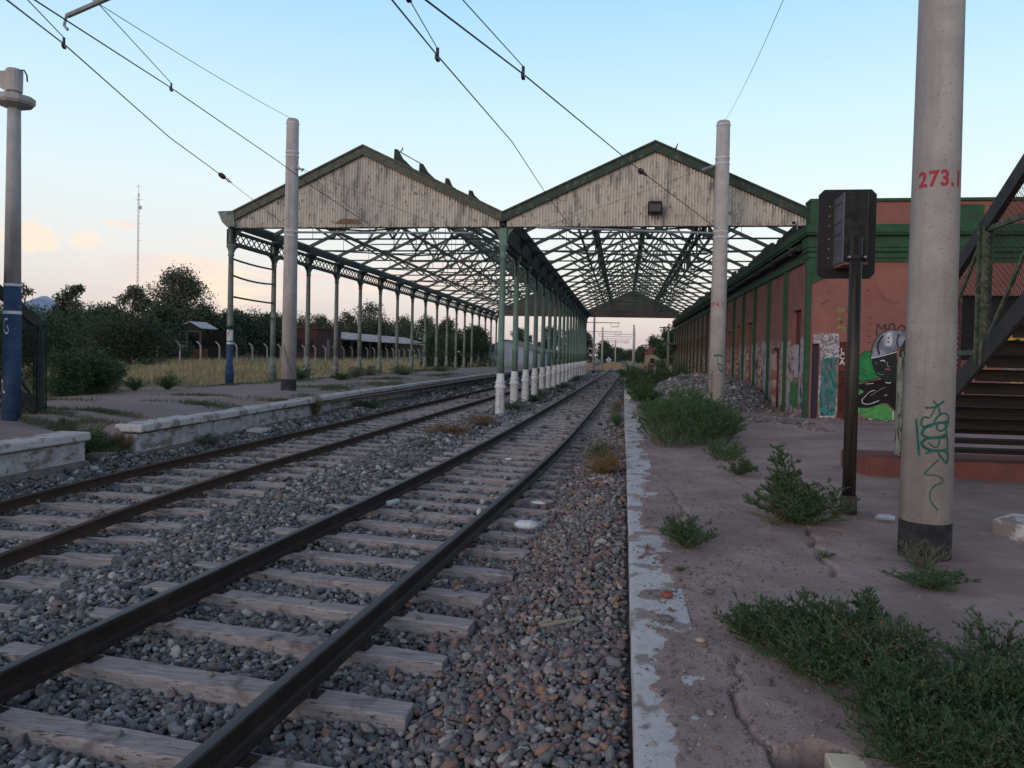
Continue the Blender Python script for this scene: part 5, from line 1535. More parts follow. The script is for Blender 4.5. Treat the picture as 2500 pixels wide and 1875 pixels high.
weed("weed", "dry brown weed hanging over the platform coping", "weed", -8.2, 18.9, .12, .28, .62, 40, 3000, .06, .006, M_['weed_dry'], 178, group=T, upb=.2)
weed("weed", "dark green growth spilling through the gap in the platform wall", "weed", -8.4, 10.65, .16, .55, .42, 60, 9000, .05, .007, M_['weed_fuzzy'], 183, group=T, upb=.5, base=.4, ay=.7)
weed("weed", "brown dry weed hanging on the broken end of the long wall", "weed", -8.05, 10.98, .18, .22, .36, 40, 3000, .05, .005, M_['weed_dry'], 184, group=T, upb=.3, base=.4)
# weeds on the left platform
LW = "weeds on the left platform"
weed("weed", "grey green weed at the back of the left platform, left of the darker one", "weed", -13.3, 18.6, .66, .40, .42, 40, 3600, .05, .008, M_['weed_fuzzy'], 180, group=LW, upb=.7)
weed("weed", "dark green rounded weed at the back of the left platform", "weed", -12.7, 19.2, .68, .42, .50, 44, 4600, .05, .008, M_['weed_fuzzy'], 181, group=LW, upb=.7)
for i, (x, y, R, H) in enumerate([(-11.2, 28.5, .6, .3), (-11.8, 31.5, .7, .5), (-12.3, 27.0, .6, .6), (-12.4, 35, .8, .5), (-11.2, 37, .9, .25), (-12.6, 41, .9, .5), (-11.5, 46, 1.2, .4)]):
    weed("weed", "weed tuft %s from the blue column along the left column row" % ("one two three four five six seven".split()[i]), "weed", x, y, .68, R, H, 40, 2800, .09, .012, M_['weed_grey' if i % 2 else 'weed_fuzzy'], 190 + i, group=LW, upb=.8)
for i in range(9):
    y = 25.2 + i * 4.4
    weed("weed", "green weeds at the white column bases, patch %s from the front" % ("one two three four five six seven eight nine".split()[i]), "weed", -3.75 + .25 * math.sin(i * 2.), y, -.04, .62, .34 + .10 * math.sin(i), 40, 3000, .07, .010, M_['weed'], 210 + i, group="weeds around the central columns", ay=2.2, upb=.6)

def shrub(name, label, x, y, z0, w, h, n, ll, lw, m, seed, droop=-.25, depth=None, stem=True, cat="shrub", clumps=16):
    """dense shrub made of drooping sprays"""
    r = np.random.RandomState(seed)
    e = empty(name, (x, y, z0), label, cat)
    c = []
    for _ in range(clumps):
        a = r.uniform(0, 2 * PI); q = math.sqrt(r.uniform(0, 1)); zz = r.uniform(.12, .92)
        c.append((math.cos(a) * q * w * .40 * (1 - .35 * zz), math.sin(a) * q * (depth or w) * .40, zz * h))
    c = np.array(c)
    i = r.randint(0, clumps, n)
    d = unit(r.normal(0, 1, (n, 3))); rad = r.uniform(.2, 1, n)[:, None] ** .5 * (w * .19)
    Pp = c[i] + d * rad * np.array([1.1, 1, .75])
    Pp[:, 2] = np.clip(Pp[:, 2], .03, None)
    outw = unit(Pp * np.array([1, 1, .3]))
    D = unit(outw * .8 + r.normal(0, .45, (n, 3)) + np.array([0, 0, droop]))
    Sd = unit(np.cross(D, r.normal(0, 1, (n, 3))))
    V, F = quads_from(Pp + np.array([x, y, z0]), D, Sd, ll * r.uniform(.5, 1.3, n), lw * r.uniform(.7, 1.3, n))
    np_mesh("leaves", V, F, m, e)
    if stem:
        b = MB()
        for k in range(7):
            q = c[k % clumps]
            b.tube([(x + q[0] * .1, y + q[1] * .1, z0 - .1), (x + q[0] * .5, y + q[1] * .5, z0 + q[2] * .6), (x + q[0], y + q[1], z0 + q[2])], [.02 * h, .012 * h, .004 * h], 5)
        b.build("stems", M_['bark'], e)
    return e
shrub("shrub", "large dark shrub with drooping pinnate branches behind the blue footed pole", -14.7, 17.2, .55, 3.0, 2.35, 17000, .15, .020, M_['leaf_shrub'], 301, -.35, clumps=22)
shrub("shrub", "dark shrub at the left picture edge behind the stair railing", -17.2, 17.8, .5, 2.8, 2.5, 11000, .15, .024, M_['leaf_shrub'], 302, -.3, clumps=20)
shrub("shrub", "low spreading spray of the dark shrub reaching over the platform edge", -13.1, 16.5, .62, 1.9, 1.05, 8000, .16, .022, M_['leaf_shrub'], 303, -.25)
shrub("shrub", "wide dark bush with low branches standing alone in the dry grass", -31.6, 44, .45, 6.6, 3.1, 11000, .30, .06, M_['leaf_dark'], 304, -.15, depth=5, clumps=22)
shrub("shrub", "dense green bush behind the far left columns", -13.9, 66, .3, 4.8, 4.1, 9000, .24, .07, M_['leaf_shrub'], 305, 0, clumps=18)
shrub("shrub", "smaller green bush left of the dense one behind the far left columns", -15.8, 62, .3, 2.9, 3.1, 5000, .22, .06, M_['leaf_shrub'], 306, 0, clumps=12)

def tree(label, x, y, z0, top, w, m, seed, n=6500, trunk=.35, leaf=.24, open_=.0, shape=1.0, cat="tree"):
    r = np.random.RandomState(seed)
    zb = -.1
    e = empty("tree", (x, y, zb), label, cat)
    H = top - zb
    K = max(14, int(w * 4.5) + r.randint(6))
    c = []
    cz0 = zb + H * .16
    for k in range(K):
        t = (k + .5) / K
        zz = cz0 + (top - cz0) * (t ** .85) * .95
        prof = math.sin(PI * min(1, (.18 + .80 * t)) ** shape) ** .7
        a = r.uniform(0, 2 * PI); q = r.uniform(.15, 1) ** .6
        c.append((x + math.cos(a) * q * w * .42 * prof, y + math.sin(a) * q * w * .42 * prof, zz))
    c = np.array(c)
    cr_ = w * r.uniform(.13, .25, K) * (1 - open_)
    i = r.randint(0, K, n)
    d = unit(r.normal(0, 1, (n, 3)))
    P = c[i] + d * (r.uniform(0, 1, n) ** .4 * cr_[i])[:, None] * np.array([1.15, 1.15, .85])
    # loose sprays outside the clumps
    loose = r.rand(n) < .14
    P[loose] += r.normal(0, w * .045, (loose.sum(), 3))
    P[:, 2] = np.maximum(P[:, 2], .4)
    D = unit(r.normal(0, 1, (n, 3)) + np.array([0, 0, -.3])); Sd = unit(np.cross(D, r.normal(0, 1, (n, 3))))
    V, F = quads_from(P, D, Sd, leaf * r.uniform(.6, 1.4, n), leaf * .45)
    np_mesh("crown", V, F, m, e)
    b = MB()
    tw = .045 * H ** .8
    zt = cz0 + (top - cz0) * .55
    mid = (x + r.normal(0, .12) * w * .3, y, (zb + zt) / 2)
    b.tube([(x, y, zb - .3), mid, (x + r.normal(0, .1) * w * .3, y, zt)], [tw, tw * .75, tw * .35], 7)
    for k in range(0, K, 2):
        q = c[k]; s = .35 + .4 * r.rand()
        b.tube([(x, y, zb + (q[2] - zb) * s), tuple((np.array([x, y, q[2]]) + q) / 2 - np.array([0, 0, .1 * H])), tuple(q)], [tw * .4, tw * .25, tw * .08], 5)
    b.build("trunk", M_['bark'], e)
    return e
Dk, Gy, Sh = M_['leaf_dark'], M_['leaf_grey'], M_['leaf_shrub']
TREES = [
 ("low dense tree of the dark belt behind the field, number one from the left", -48.1, 52, 1, 3.2, 6.0, Dk, 5200, .8, 0),
 ("low dense tree of the dark belt behind the field, number two from the left", -48.2, 54, 1, 3.5, 6.0, Dk, 5200, .8, 0),
 ("low dense tree of the dark belt behind the field, number three from the left", -47.8, 56, 1, 4.0, 6.0, Dk, 5200, .8, 0),
 ("low dense tree of the dark belt behind the field, number four from the left", -48.0, 60, 1, 4.2, 6.0, Dk, 5200, .8, 0),
 ("low dense tree of the dark belt behind the field, number five from the left", -46.3, 62, 1, 4.3, 6.0, Dk, 5200, .8, 0),
 ("low dense tree of the dark belt behind the field, number six from the left", -44.3, 66, 1, 4.5, 6.0, Dk, 5200, .8, 0),
 ("low dense tree of the dark belt behind the field, number seven from the left", -51.0, 87, 1, 5.4, 7.2, Dk, 5200, .8, 0),
 ("low dense tree of the dark belt behind the field, number eight from the left", -51.7, 92, 1, 6.1, 8.0, Dk, 5200, .8, 0),
 ("low dense tree of the dark belt behind the field, number nine from the left", -50.8, 96, 1, 6.6, 8.0, Dk, 5200, .8, 0),
 ("low dense tree of the dark belt behind the field, number ten from the left", -51.0, 104, 1, 6.7, 9.4, Dk, 5200, .8, 0),
 ("low dense tree of the dark belt behind the field, number eleven from the left", -51.0, 112, 1, 6.8, 8.6, Dk, 5200, .8, 0),
 ("low dense tree of the dark belt behind the field, number twelve from the left", -51.0, 124, 1, 6.5, 8.7, Dk, 5200, .8, 0),
 ("low dense tree of the dark belt behind the field, number thirteen from the left", -51.0, 137, 1, 7.5, 9.8, Dk, 5200, .8, 0),
 ("low dense tree of the dark belt behind the field, number fourteen from the left", -51.0, 154, 1, 7.8, 11.7, Dk, 5200, .8, 0),
 ("low dense tree of the dark belt behind the field, number fifteen from the left", -51.0, 171, 1, 8.3, 11.4, Dk, 5200, .8, 0),
 ("low dense tree of the dark belt behind the field, number sixteen from the left", -51.0, 190, 1, 8.8, 11.3, Dk, 5200, .8, 0),
 ("low dense tree of the dark belt behind the field, number seventeen from the left", -25.8, 104, 1, 5.5, 6.0, Dk, 5200, .8, 0),
 ("tall full eucalyptus, the largest tree left of the shed", -54.1, 84, 1, 11.2, 8.2, Gy, 17000, 1.1, 0),
 ("lower dense part of the grove joined to the large eucalyptus", -52.0, 86, 1, 6.9, 7.2, Dk, 7000, 1, 0),
 ("tree directly under the radio mast", -51.9, 72, 1, 8.3, 4.6, Gy, 6500, 1, .1),
 ("ragged tree with an open crown left of the radio mast", -47.3, 58, 1, 7.2, 3.6, Gy, 4500, 1.1, .25),
 ("low dense tree between the ragged tree and the radio mast", -43.0, 56, 1, 5.1, 4.4, Dk, 7000, 1, 0),
 ("low dark tree left of the ragged tree, before the distant mountain", -49.5, 60, 1, 5.0, 4.2, Dk, 6500, 1, 0),
 ("thin airy tree near the left picture edge", -45.2, 50, 1, 6.7, 2.6, Gy, 1500, 1.2, .4),
 ("dark tree between the radio mast and the large eucalyptus", -42.4, 63, 1, 5.6, 4.2, Dk, 6500, 1, 0),
 ("dark green tree behind the lone wide bush", -45.5, 62, 1, 4.6, 5.0, Dk, 6000, 1, 0),
 ("dense tree behind the blue painted column", -57.6, 95, 1, 7.0, 5.6, Dk, 6000, 1, 0),
 ("broad dense tree between the first two left columns", -53.5, 95, 1, 7.0, 6.6, Dk, 7000, 1, 0),
 ("dark tree partly hidden by the left platform mast", -51.0, 101, 1, 6.9, 6.2, Dk, 6000, 1, 0),
 ("tree showing just right of the left platform mast", -51.0, 119, 1, 7.7, 5.2, Gy, 4500, 1, .1),
 ("rounded open crowned tree above the long low roof", -51.0, 144, 1, 11.6, 9.4, Gy, 5200, 1.0, .2),
 ("dark base of trees under the open crowned one", -51.0, 149, 1, 8.1, 10.3, Dk, 6500, 1, 0),
 ("airy tree left of the open crowned one", -51.0, 132, 1, 9.1, 5.1, Gy, 3200, 1, .2),
 ("tree above the far half of the long low roof", -51.0, 168, 1, 10.1, 7.3, Gy, 4500, 1, .15),
 ("tree at the far end of the long low roof", -51.0, 188, 1, 11.3, 7.9, Gy, 4200, 1, .15),
 ("tree left of the bushes behind the far columns", -24.3, 102, 1, 6.6, 5.0, Gy, 4500, 1, .1),
 ("tree behind the dense green bush", -19.5, 98, 1, 5.2, 5.0, Dk, 4500, 1, 0),
 ("tree left of the pale blue warehouse roof", -18.3, 132, 1, 6.4, 5.0, Dk, 3500, 1, 0),
 ("dark tree behind the white column bases", -13.7, 140, 1, 7.1, 6.0, Dk, 4200, 1, 0),
 ("tree behind the middle of the white column row", -10.4, 150, 1, 6.8, 5.4, Dk, 3800, 1, 0),
 ("tall tree at the left end of the far opening", -7.9, 152, 0, 6.8, 4.6, Gy, 3800, 1, 0),
 ("tree line step left of the vanishing tracks", -4.9, 190, 0, 5.4, 6.4, Dk, 3600, 1, 0),
 ("lower tree line left of the vanishing tracks", -2.2, 260, 0, 4.6, 7.6, Dk, 3000, 1, 0),
 ("lowest trees at the end of the tracks", 3.0, 330, 0, 4.4, 9.0, Dk, 2600, 1, 0),
 ("round tree right of the row of distant masts", 5.3, 122, 0, 5.0, 4.6, Dk, 4200, 1, 0),
 ("dark conifer like tree at the far corner of the red building", 6.9, 88, 0, 6.5, 4.6, Sh, 6500, 1, 0),
 ("dark tree left of the one at the far corner of the red building", 5.9, 101, 0, 5.3, 3.4, Sh, 4500, 1, 0),
 ("small distant tree right of the tracks' end", 5.0, 205, 0, 4.6, 4.6, Dk, 2600, 1, 0)]
for i, (lab, x, y, z0, top, w, m, n, shp, op) in enumerate(TREES):
    tree(lab, x, y, z0, top, w, m, 400 + i, n=n, shape=shp, open_=op, leaf=.20 + .0014 * y)

# ------------------------------------------------------------------ grass
def blades(name, X, Y, Z, h, w, m, label, seed, kindstuff=True):
    r = np.random.RandomState(seed); n = len(X)
    a = r.uniform(0, 2 * PI, n)
    lean = r.normal(0, .45, (n, 2)) * h[:, None]
    V = np.empty((n, 3, 3))
    V[:, 0] = np.stack([X - np.cos(a) * w, Y - np.sin(a) * w, Z], 1)
    V[:, 1] = np.stack([X + np.cos(a) * w, Y + np.sin(a) * w, Z], 1)
    V[:, 2] = np.stack([X + lean[:, 0], Y + lean[:, 1], Z + h], 1)
    o = np_mesh(name, V.reshape(-1, 3), np.arange(3 * n).reshape(-1, 3), m)
    return tag(o, label, None, None, 'stuff')
r = np.random.RandomState(90)
def scatter(n, y0, y1, xmax, p=1.0):
    Y = y0 + (y1 - y0) * r.rand(n) ** p
    X = xmax - r.rand(n) ** 1.0 * (Y * .97 + 2 + xmax)
    return X, Y
X1, Y1 = scatter(120000, 15, 60, -13.35); X2, Y2 = scatter(60000, 60, 150, -9.5)
X, Y = np.concatenate([X1, X2]), np.concatenate([Y1, Y2])
k = (X < -13.3) | (Y > 88)
X, Y = X[k], Y[k]
clumpy = vnoise(X, Y, 2.4, 91) * .5 + vnoise(X, Y, .8, 92) * .5
k = clumpy > -.45
X, Y, clumpy = X[k], Y[k], clumpy[k]
h = (.14 + .42 * np.clip(clumpy + .45, 0, 1.2)) * r.uniform(.4, 1.25, len(X)) * (1 + .25 * (Y > 60))
Z = h_terrain(X, Y) - .02
blades("dry_grass", X, Y, Z, h, .006 + .00042 * Y, M_['grass_straw'], "tall dry straw coloured grass filling the field beyond the left platform", 93)
# low green grass in patches: the gap, the platform, between tracks far away
PX, PY, PZ = [], [], []
def gpatch(cx, cy, rx, ry, n, z, rag=.5):
    n = int(n * .6); a = r.uniform(0, 2 * PI, n); q = r.rand(n) ** .75 * (1 + rag * np.sin(a * 3 + cx) + rag * .6 * np.sin(a * 7 + cy))
    x = cx + np.cos(a) * q * rx; y = cy + np.sin(a) * q * ry
    PX.append(x); PY.append(y); PZ.append(np.full(n, z) if np.isscalar(z) else z(x, y))
HL = lambda x, y: h_left(x, y)
gpatch(-8.8, 10.75, .75, .40, 5200, HL); gpatch(-7.85, 10.6, .5, .35, 3000, lambda x, y: h_ballast(x, y)); gpatch(-10.0, 11.4, 1.3, .25, 2600, HL); gpatch(-9.3, 12.2, .9, .25, 1500, HL)
for (cx, cy, rx, ry, n) in [(-11.0, 12.2, 1.8, .2, 1600), (-9.0, 15.0, .9, .5, 1800), (-8.5, 17.5, .5, .7, 1500), (-8.4, 19.5, .45, .9, 1800), (-9.4, 23, .8, 1.6, 3200), (-9.0, 27, .6, 1.8, 2600), (-10.2, 31, .8, 2., 2200), (-10.4, 17.0, .9, .3, 1000), (-13.0, 22.5, .9, 1.5, 2600), (-12.8, 26, .9, 2., 3000),
                           (-12.9, 33, .8, 4, 3600), (-9.5, 38, .8, 3., 1800), (-12.8, 45, .9, 7, 3000), (-12.6, 14.2, 1.2, .5, 2000)]:
    gpatch(cx, cy, rx, ry, n, HL)
gpatch(-3.8, 50, .8, 24, 6000, -.06); gpatch(-1.0, 95, 3.2, 8, 5000, -.05); gpatch(-.25, 27, .25, 6, 1200, -.02)
X, Y, Z = map(np.concatenate, (PX, PY, PZ))
h = r.uniform(.02, .09, len(X)) * (1 + .6 * (Y > 40))
blades("green_grass", X, Y, Z, h, .004 + .0003 * Y, M_['grass_green'], "low green grass creeping over the platforms and the gap in the wall", 94)

# ------------------------------------------------------------------ background
# fence of cranked concrete posts
fe = empty("concrete_post_fence", (-36, 42, 0), "fence of pale concrete posts with cranked tops at the back of the dry field", "fence")
pm = mat("fence_post_concrete", (.34, .31, .28), (.27, .25, .23), 5)
proto = None
for k in range(37):
    y = 38 + 3.0 * k
    if proto is None:
        b = MB(); x = -36.
        b.tube([(x, y, .1), (x, y, 1.95), (x - .10, y, 2.18), (x - .36, y - .05, 2.42)], [.09, .08, .07, .06], 6)
        proto = b.build("fence_post", pm, fe); base = proto.location.copy(); y0_ = y
    else:
        c = proto.copy(); c.parent = fe; col.objects.link(c); c.location = base + Vector((0, y - y0_, 0))
b = MB()
for z in (.7, 1.0, 1.3, 1.6, 1.9): b.box(-36.02, -36.0, 38, 146, z, z + .018)
for q in range(60): b.bar((-36.01, 38 + 1.8 * q, .5), (-36.01, 39.8 + 1.8 * q, 1.9), .012, .012); b.bar((-36.01, 38 + 1.8 * q, 1.9), (-36.01, 39.8 + 1.8 * q, .5), .012, .012)
b.build("fence_wire", M_['wire'], fe)
# long low open shed
ls = empty("open_shed", (-42, 98, 0), "long low open shed with a pale rusty metal roof beyond the fence", "shed")
roofp = mat("pale_metal_roof", (.40, .33, .33), (.30, .22, .21), .8, .6, stretch=(1, 1, 1), c3=(.20, .10, .08), s3=.5, lo3=.52, hi3=.6)
b = MB(); b.prism([(-39.6, 97, 3.35), (-44, 97, 4.7), (-44, 97, 4.78), (-39.6, 97, 3.45)], (0, 49, 0)); b.build("roof", roofp, ls)
b = MB(); b.box(-45, -44.6, 97, 146, .2, 3.8); b.build("back_wall", M_['dark'], ls)
for k in range(13):
    b = MB(); b.box(-40.1, -39.9, 97.2 + 4 * k, 97.4 + 4 * k, .2, 3.5); b.build("post", M_['bark'], ls)
# small gabled open shed
ss = empty("gabled_shed", (-45, 75, 0), "small open shed with a pale gabled roof left of the blue painted column", "shed")
b = MB(); b.prism([(-45.2, 72, 4.55), (-43.9, 72, 3.88), (-43.9, 72, 3.94), (-45.2, 72, 4.62)], (0, 3.2, 0))
b.prism([(-45.2, 72, 4.55), (-47.9, 72, 3.5), (-47.9, 72, 3.57), (-45.2, 72, 4.62)], (0, 3.2, 0)); b.build("roof", mat("pale_roof_sheet", (.46, .44, .48), (.40, .38, .42), 1), ss)
b = MB(); b.box(-48.6, -44.0, 77.3, 77.5, .1, 3.5); b.box(-48.7, -48.5, 72, 77.3, .1, 3.2); b.build("wall", M_['dark'], ss)
b = MB(); b.box(-47.8, -43.9, 71.9, 72.0, 3.5, 3.62)
for x in (-47.6, -45.6, -44.1): b.box(x, x + .15, 72, 72.15, .1, 3.6)
b.build("post", M_['bark'], ss)
b = MB()
for i in range(3):
    x = -48.2 + i * .55
    ribbon(b, [(x, 2.9), (x + .3, 3.05), (x + .45, 2.85), (x + .2, 2.7), (x + .05, 2.8)], .16, lambda a, z: (a, 71.85, z))
b.build("graffiti_letters", mat("ochre_spray", (.50, .26, .04)), ss)
b = MB(); b.box(-46.7, -45.4, 71.88, 71.96, 1.5, 2.5); b.build("sign_panel", mat("pale_green_board", (.20, .28, .24), (.10, .12, .11), 3), ss)
b = MB(); b.box(-45.3, -44.3, 72.4, 74, .3, 1.7); o = b.build("rusty_wagon_body", mat("rust_orange", (.16, .05, .02), (.08, .03, .02), 2)); tag(o, "rusty orange box standing under the small gabled shed", "crate")
# maroon building
mb_ = empty("maroon_building", (-42, 86, 0), "dark maroon building behind the fence, right of the left platform mast", "building")
b = MB(); b.box(-40.8, -37.6, 87, 95, .2, 4.5); b.build("wall", mat("dark_maroon_wall", (.055, .022, .022), (.04, .018, .018), 1), mb_)
b = MB(); b.box(-41.0, -37.4, 86.8, 95.2, 4.5, 4.7); b.build("roof", mat("maroon_roof", (.08, .038, .038), (.06, .03, .03), 1), mb_)
for x in (-40.4, -38.9): 
    b = MB(); b.box(x, x + .8, 86.93, 86.99, 1.6, 3.2); b.build("window", M_['dark'], mb_)
b = MB(); b.box(-37.59, -37.53, 90, 91, .2, 3.2); b.build("door_frame", M_['wallbase'], mb_)
# pale blue warehouse
wh = empty("warehouse", (-14, 100, 0), "pale blue grey warehouse with a low pitched roof seen between the columns", "warehouse")
b = MB(); b.prism([(-19.6, 100, 0), (-12.1, 100, 0), (-12.1, 100, 2.35), (-15.9, 100, 3.75), (-19.6, 100, 2.35)], (0, 26, 0)); b.build("wall", mat("pale_blue_wall", (.27, .32, .40), (.23, .27, .34), 1), wh)
b = MB(); b.prism([(-15.9, 99.7, 3.80), (-11.8, 99.7, 2.30), (-11.8, 99.7, 2.38), (-15.9, 99.7, 3.90)], (0, 26.6, 0)); b.prism([(-15.9, 99.7, 3.80), (-19.9, 99.7, 2.30), (-19.9, 99.7, 2.38), (-15.9, 99.7, 3.90)], (0, 26.6, 0)); b.build("roof", M_['wallbase'], wh)
for y in (104, 112, 120):
    b = MB(); b.box(-12.12, -12.06, y, y + 3, .2, 2.0); b.build("door", M_['galv'], wh)
# small house with a red roof
ho = empty("house", (4, 119, 0), "small distant house with a red brown roof right of the tracks", "house")
b = MB(); b.box(3.4, 8, 119, 126, 0, 2.4); b.build("wall", mat("tan_wall", (.26, .19, .155), (.2, .15, .125), 1), ho)
b = MB(); b.prism([(3.1, 118.7, 2.4), (8.3, 118.7, 2.4), (6.8, 118.7, 3.5), (4.3, 118.7, 3.5)], (0, 7.6, 0)); b.build("roof", mat("red_roof", (.16, .05, .045), (.11, .05, .045), 2), ho)
b = MB(); b.box(4.2, 4.9, 118.95, 118.99, .9, 1.7); b.build("window", M_['dark'], ho)
# masts of the line beyond the shed
def far_mast(x, y, zt, label, arm, r=.13, pad=False, group="distant catenary masts beyond the shed"):
    e = empty("catenary_mast", (x, y, -.1), label, "mast", group)
    b = MB(); b.lathe(x, y, [(-.2, r), (zt, r * .8)], 12); b.build("shaft", M_['concrete'], e, smooth=True)
    if arm:
        b = MB(); a0, a1, z = arm
        b.tube([(a0, y, z), (a1, y, z - .02)], .045, 6); s = 1 if a1 > x else -1
        b.tube([(a1 - .9 * s, y, z - .45), (a1 - .1 * s, y, z - .42)], .03, 5); b.tube([(a1 - .9 * s, y, z - .45), (a1 - .9 * s, y, z)], .02, 5); b.tube([(a1 - .15 * s, y, z - .45), (a1 - .15 * s, y, z + .15)], .02, 5)
        b.build("cross_arm", M_['galv'], e)
    if pad:
        b = MB(); b.lathe(x, y, [(-.12, .5), (.04, .42)], 14); b.build("foot_pad", M_['kerb'], e)
        b = MB(); b.lathe(x, y, [(.04, r + .03), (.35, r + .02)], 12); b.build("black_foot", M_['black'], e)
far_mast(-3.12, 79, 6.7, "nearest distant mast under the far gable, on a round pale foot", (-4.9, -.45, 5.45), .13, True)
far_mast(-2.80, 99, 5.7, "second distant mast, right of the nearest one, left of the diamond sign", (-5.8, -.25, 5.15), .13)
far_mast(-6.6, 92, 3.6, "short pale post left of the two distant masts", None, .12)
far_mast(-8.3, 125, 3.9, "short pale post far left among the columns", None, .14)
far_mast(-1.6, 150, 5.2, "slim mast right of the diamond sign", (-4.0, 1.0, 5.0), .14)
for i, (y, zt) in enumerate([(124, 7.2), (140, 7.2), (158, 7.2), (178, 7.2), (200, 7.2)]):
    far_mast(1.62 + .35 * i * .9, y, zt, "%s mast of the row standing right of the distant tracks" % ("nearest second third fourth last".split()[i]), (1.5, -4.2 + .3 * i, 5.6), .17)
wp = empty("utility_pole", (4.9, 85, 0), "slim wooden pole with a cross arm before the far end of the red building", "pole")
b = MB(); b.lathe(4.9, 84, [(-.1, .13), (5.6, .09)], 10); b.build("shaft", mat("pale_wood_pole", (.30, .24, .19)), wp, smooth=True)
b = MB(); b.box(3.9, 5.8, 83.9, 84.1, 5.15, 5.27); b.build("cross_arm", M_['bark'], wp)
dsn = empty("diamond_sign", (-1.70, 88, 0), "small white diamond shaped sign beside the distant tracks", "sign")
b = MB(); b.prism([(-1.70, 88, 1.12), (-1.34, 88, 1.47), (-1.70, 88, 1.82), (-2.06, 88, 1.47)], (0, .03, 0)); b.build("plate", M_['whitepaint'], dsn)
b = MB(); b.tube([(-1.7, 88.06, -.1), (-1.7, 88.06, 1.5)], .04, 6); b.build("post", M_['galv'], dsn)
b = MB(); b.prism([(-1.70, 87.99, 1.38), (-1.62, 87.99, 1.46), (-1.70, 87.99, 1.54), (-1.78, 87.99, 1.46)], (0, .005, 0)); b.build("sign_dot", M_['black'], dsn)
for x, y, s, h_, lab in ((-1.6, 112, 2.6, .9, "mound of orange earth beyond the diamond sign, near the tracks"), (-7.2, 108, 4.2, 1.0, "mound of orange earth left of the distant masts"), (3.0, 100, 1.3, .9, "small orange earth mound right of the tracks")):
    o = grid_mesh("earth_mound", np.linspace(x - s, x + s, 24), np.linspace(y - s, y + s, 18), lambda X, Y: -.3 + (h_ + .45) * np.clip(1 - ((X - x) / s) ** 2 - ((Y - y) / s) ** 2, 0, 1) ** .7 + .08 * vnoise(X, Y, .7, 5), mat("orange_earth", (.36, .19, .10), (.25, .16, .09), 2))
    tag(o, lab, "earth mound")
# radio mast
rm = empty("radio_mast", (-142.5, 200, 0), "very tall thin lattice radio mast on the left skyline", "radio mast")
b = MB(); cx, cy, s = -142.5, 200., .22
L3 = [(cx - s, cy), (cx + s, cy), (cx, cy + s * 1.5)]
for px, py in L3: b.bar((px, py, 0), (px, py, 47), .07, .07)
for i in range(39):
    z = i * 1.2
    for q in range(3):
        p, t = L3[q], L3[(q + 1) % 3]
        b.bar((p[0], p[1], z), (t[0], t[1], z + 1.2), .045, .045)
b.build("lattice", mat("faded_mast_paint", (.34, .20, .22), (.42, .36, .38), .12), rm)
b = MB(); b.tube([(cx, cy, 46), (cx, cy, 49.6)], .06, 5)
for z, w in ((48.9, .9), (45.0, 1.3)): b.bar((cx - w, cy, z), (cx + w, cy, z), .08, .08)
for z in (38, 33, 27.5, 22): b.bar((cx - .3, cy, z), (cx + .9, cy, z), .06, .06)
b.tube([(cx + .8, cy - .4, 42.6), (cx + .8, cy - .1, 42.6)], [.65, .3], 12); b.build("antenna", M_['galv'], rm)
# distant mountain; the haze of the air is painted into its blue-grey colour
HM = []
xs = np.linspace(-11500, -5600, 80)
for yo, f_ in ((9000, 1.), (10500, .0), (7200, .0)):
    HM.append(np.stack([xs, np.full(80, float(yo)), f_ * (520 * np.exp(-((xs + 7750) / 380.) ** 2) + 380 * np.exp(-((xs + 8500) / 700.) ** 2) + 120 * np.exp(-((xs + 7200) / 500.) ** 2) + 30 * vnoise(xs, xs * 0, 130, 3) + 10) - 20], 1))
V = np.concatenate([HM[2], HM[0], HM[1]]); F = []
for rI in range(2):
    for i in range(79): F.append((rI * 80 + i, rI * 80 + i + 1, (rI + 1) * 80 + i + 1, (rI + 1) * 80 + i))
o = np_mesh("mountain", V, np.array(F), mat("haze_tinted_mountain_rock", (.42, .47, .58), (.28, .33, .44), .004, lo=.4, hi=.6), smooth=True); tag(o, kind='structure')

# ------------------------------------------------------------------ litter
def lump(name, label, cat, x, y, z, sx, sy, sz, m, seed, rot=0):
    bm_v, bm_f = [], []
    r_ = random.Random(seed); b = MB()
    n, k = 12, 7
    V = []
    for j in range(k + 1):
        ph = PI * j / k
        for i in range(n):
            th = 2 * PI * i / n
            q = 1 + .22 * mnoise.noise(Vector((math.cos(th) * 1.7 + seed, math.sin(th) * 1.7, ph * 1.5)))
            vx, vy = math.cos(th) * math.sin(ph) * sx * q, math.sin(th) * math.sin(ph) * sy * q
            V.append((x + vx * math.cos(rot) - vy * math.sin(rot), y + vx * math.sin(rot) + vy * math.cos(rot), z + sz * (1 - math.cos(ph)) / 2 * q))
    F = [(j * n + i, (j + 1) * n + i, (j + 1) * n + (i + 1) % n, j * n + (i + 1) % n) for j in range(k) for i in range(n)]
    b.add(V, F); o = b.build(name, m, smooth=True); return tag(o, label, cat)
plast = mat("white_plastic", (.62, .63, .68), (.52, .53, .58), 30, .5, .004, 60)
lump("plastic_bag", "crumpled white plastic bag on the gravel right of the nearest track", "bag", -.99, 7.85, .02, .135, .085, .095, plast, 3, -.1)
lump("paper_scrap", "white scrap of paper leaning on the right rail of the nearest track", "paper", -1.62, 8.45, .0, .03, .03, .09, plast, 5)
lump("plastic_bag", "flat white bag lying across a sleeper end beside the right rail", "bag", -1.0, 9.15, .03, .10, .035, .04, plast, 7, -.3)
lump("paper_scrap", "white scrap between the rails farther up the nearest track", "paper", -1.98, 13.0, .0, .06, .05, .05, plast, 8)
lump("paper_scrap", "small white scrap by the foot of the white columns", "paper", -3.1, 27.5, -.03, .16, .06, .05, plast, 9)
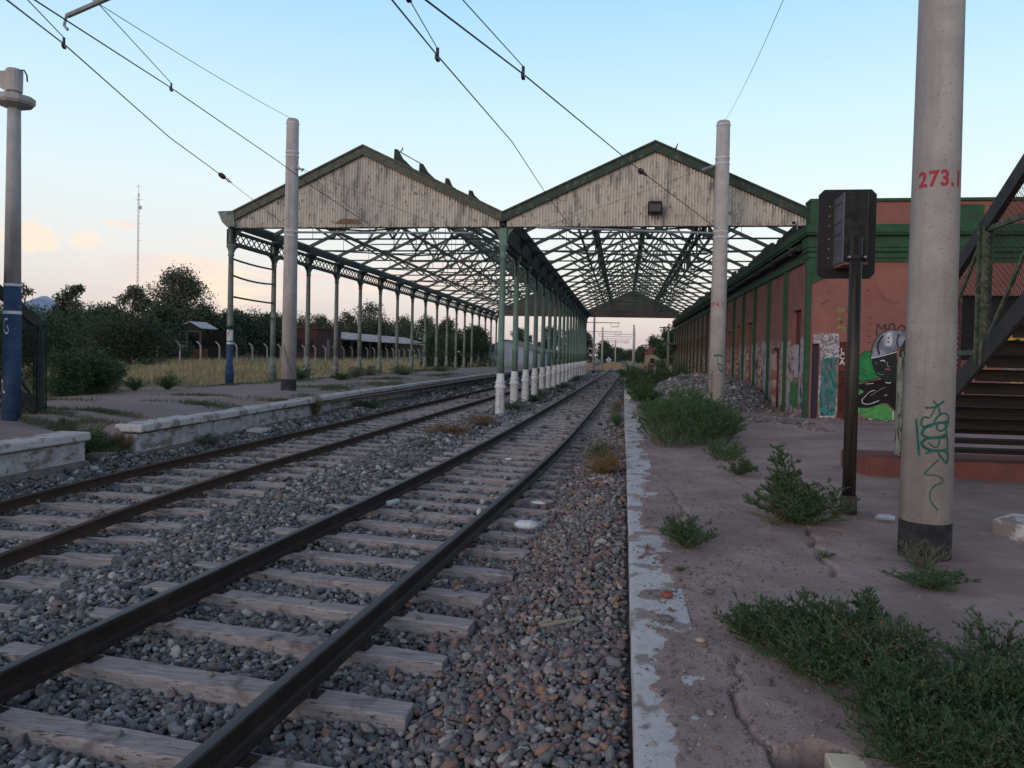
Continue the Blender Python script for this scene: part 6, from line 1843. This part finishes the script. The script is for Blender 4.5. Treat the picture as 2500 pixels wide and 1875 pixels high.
lump("paper_scrap", "white scrap on the ballast between the two tracks' far part", "paper", -.55, 33, -.03, .12, .06, .06, plast, 10)
bt = empty("plastic_bottle", (-2.72, 8.72, .02), "clear plastic bottle lying between the rails of the nearest track", "bottle")
gl = mat("cloudy_plastic", (.32, .36, .42), rough=.15)
b = MB(); b.tube([(-2.79, 8.62, .05), (-2.785, 8.63, .05), (-2.71, 8.78, .055), (-2.69, 8.82, .055)], [.02, .036, .036, .016], 12); b.build("body", gl, bt, smooth=True)
b = MB(); b.tube([(-2.69, 8.82, .055), (-2.68, 8.84, .055)], .015, 10); b.build("cap", M_['bluepaint'], bt)
b = MB(); b.bar((-.47, 4.62, .19), (-.24, 4.78, .20), .022, .012); b.bar((-.49, 4.66, .185), (-.42, 4.71, .20), .02, .012)
o = b.build("wood_splinter", mat("pale_wood", (.34, .30, .22), (.26, .22, .16), 20)); tag(o, "pale split stick lying on the reddish gravel", "stick")
b = MB(); b.prism([(-7.85, 14.6, .12), (-7.62, 14.9, .08), (-7.66, 15.35, .10), (-7.92, 15.1, .14)], (0, 0, .06)); o = b.build("broken_coping", M_['kerb'], bevel=.01); tag(o, "flat white piece of broken coping at the foot of the long wall", "rubble")
b = MB(); b.box(.85, .99, 3.04, 3.16, .0, .30); b.v = [(x + .02 * (z - .12), y, z + .04 * (x - .86)) for x, y, z in b.v]
o = b.build("concrete_block", mat("cream_block", (.60, .52, .38), (.50, .43, .32), 14, .9), bevel=.006); tag(o, "cream coloured block in the hollow at the bottom edge of the picture", "block")
b = MB(); b.box(.10, .32, 28.2, 28.45, .25, .62); o = b.build("marker_block", M_['kerb'], bevel=.01); tag(o, "short white marker block on the far kerb of the right platform", "marker")
b = MB(); b.tube([(2.56, 7.93, .32), (2.60, 7.9, .34), (2.68, 7.86, .345), (2.72, 7.84, .34)], [.015, .035, .035, .03], 10); o = b.build("plastic_bottle", gl); tag(o, "crushed bottle lying on the base plate of the signal post", "bottle")
for i, (x, y, s, c, lab) in enumerate([(.33, 5.0, .045, (.20, .065, .045), "red brick fragment on the platform near the kerb"), (.62, 5.15, .035, (.10, .095, .10), "dark stone on the platform behind the near mass of weeds"), (.47, 4.25, .03, (.33, .26, .20), "pale tan stone beside the near mass of weeds"), (.30, 4.55, .04, (.12, .11, .12), "grey stone on the white part of the kerb edge")]):
    lump("stone", lab, "stone", x, y, .30, s, s * .8, s * .9, mat("stone_%d" % i, c, tuple(v * 1.3 for v in c), 40), 20 + i)
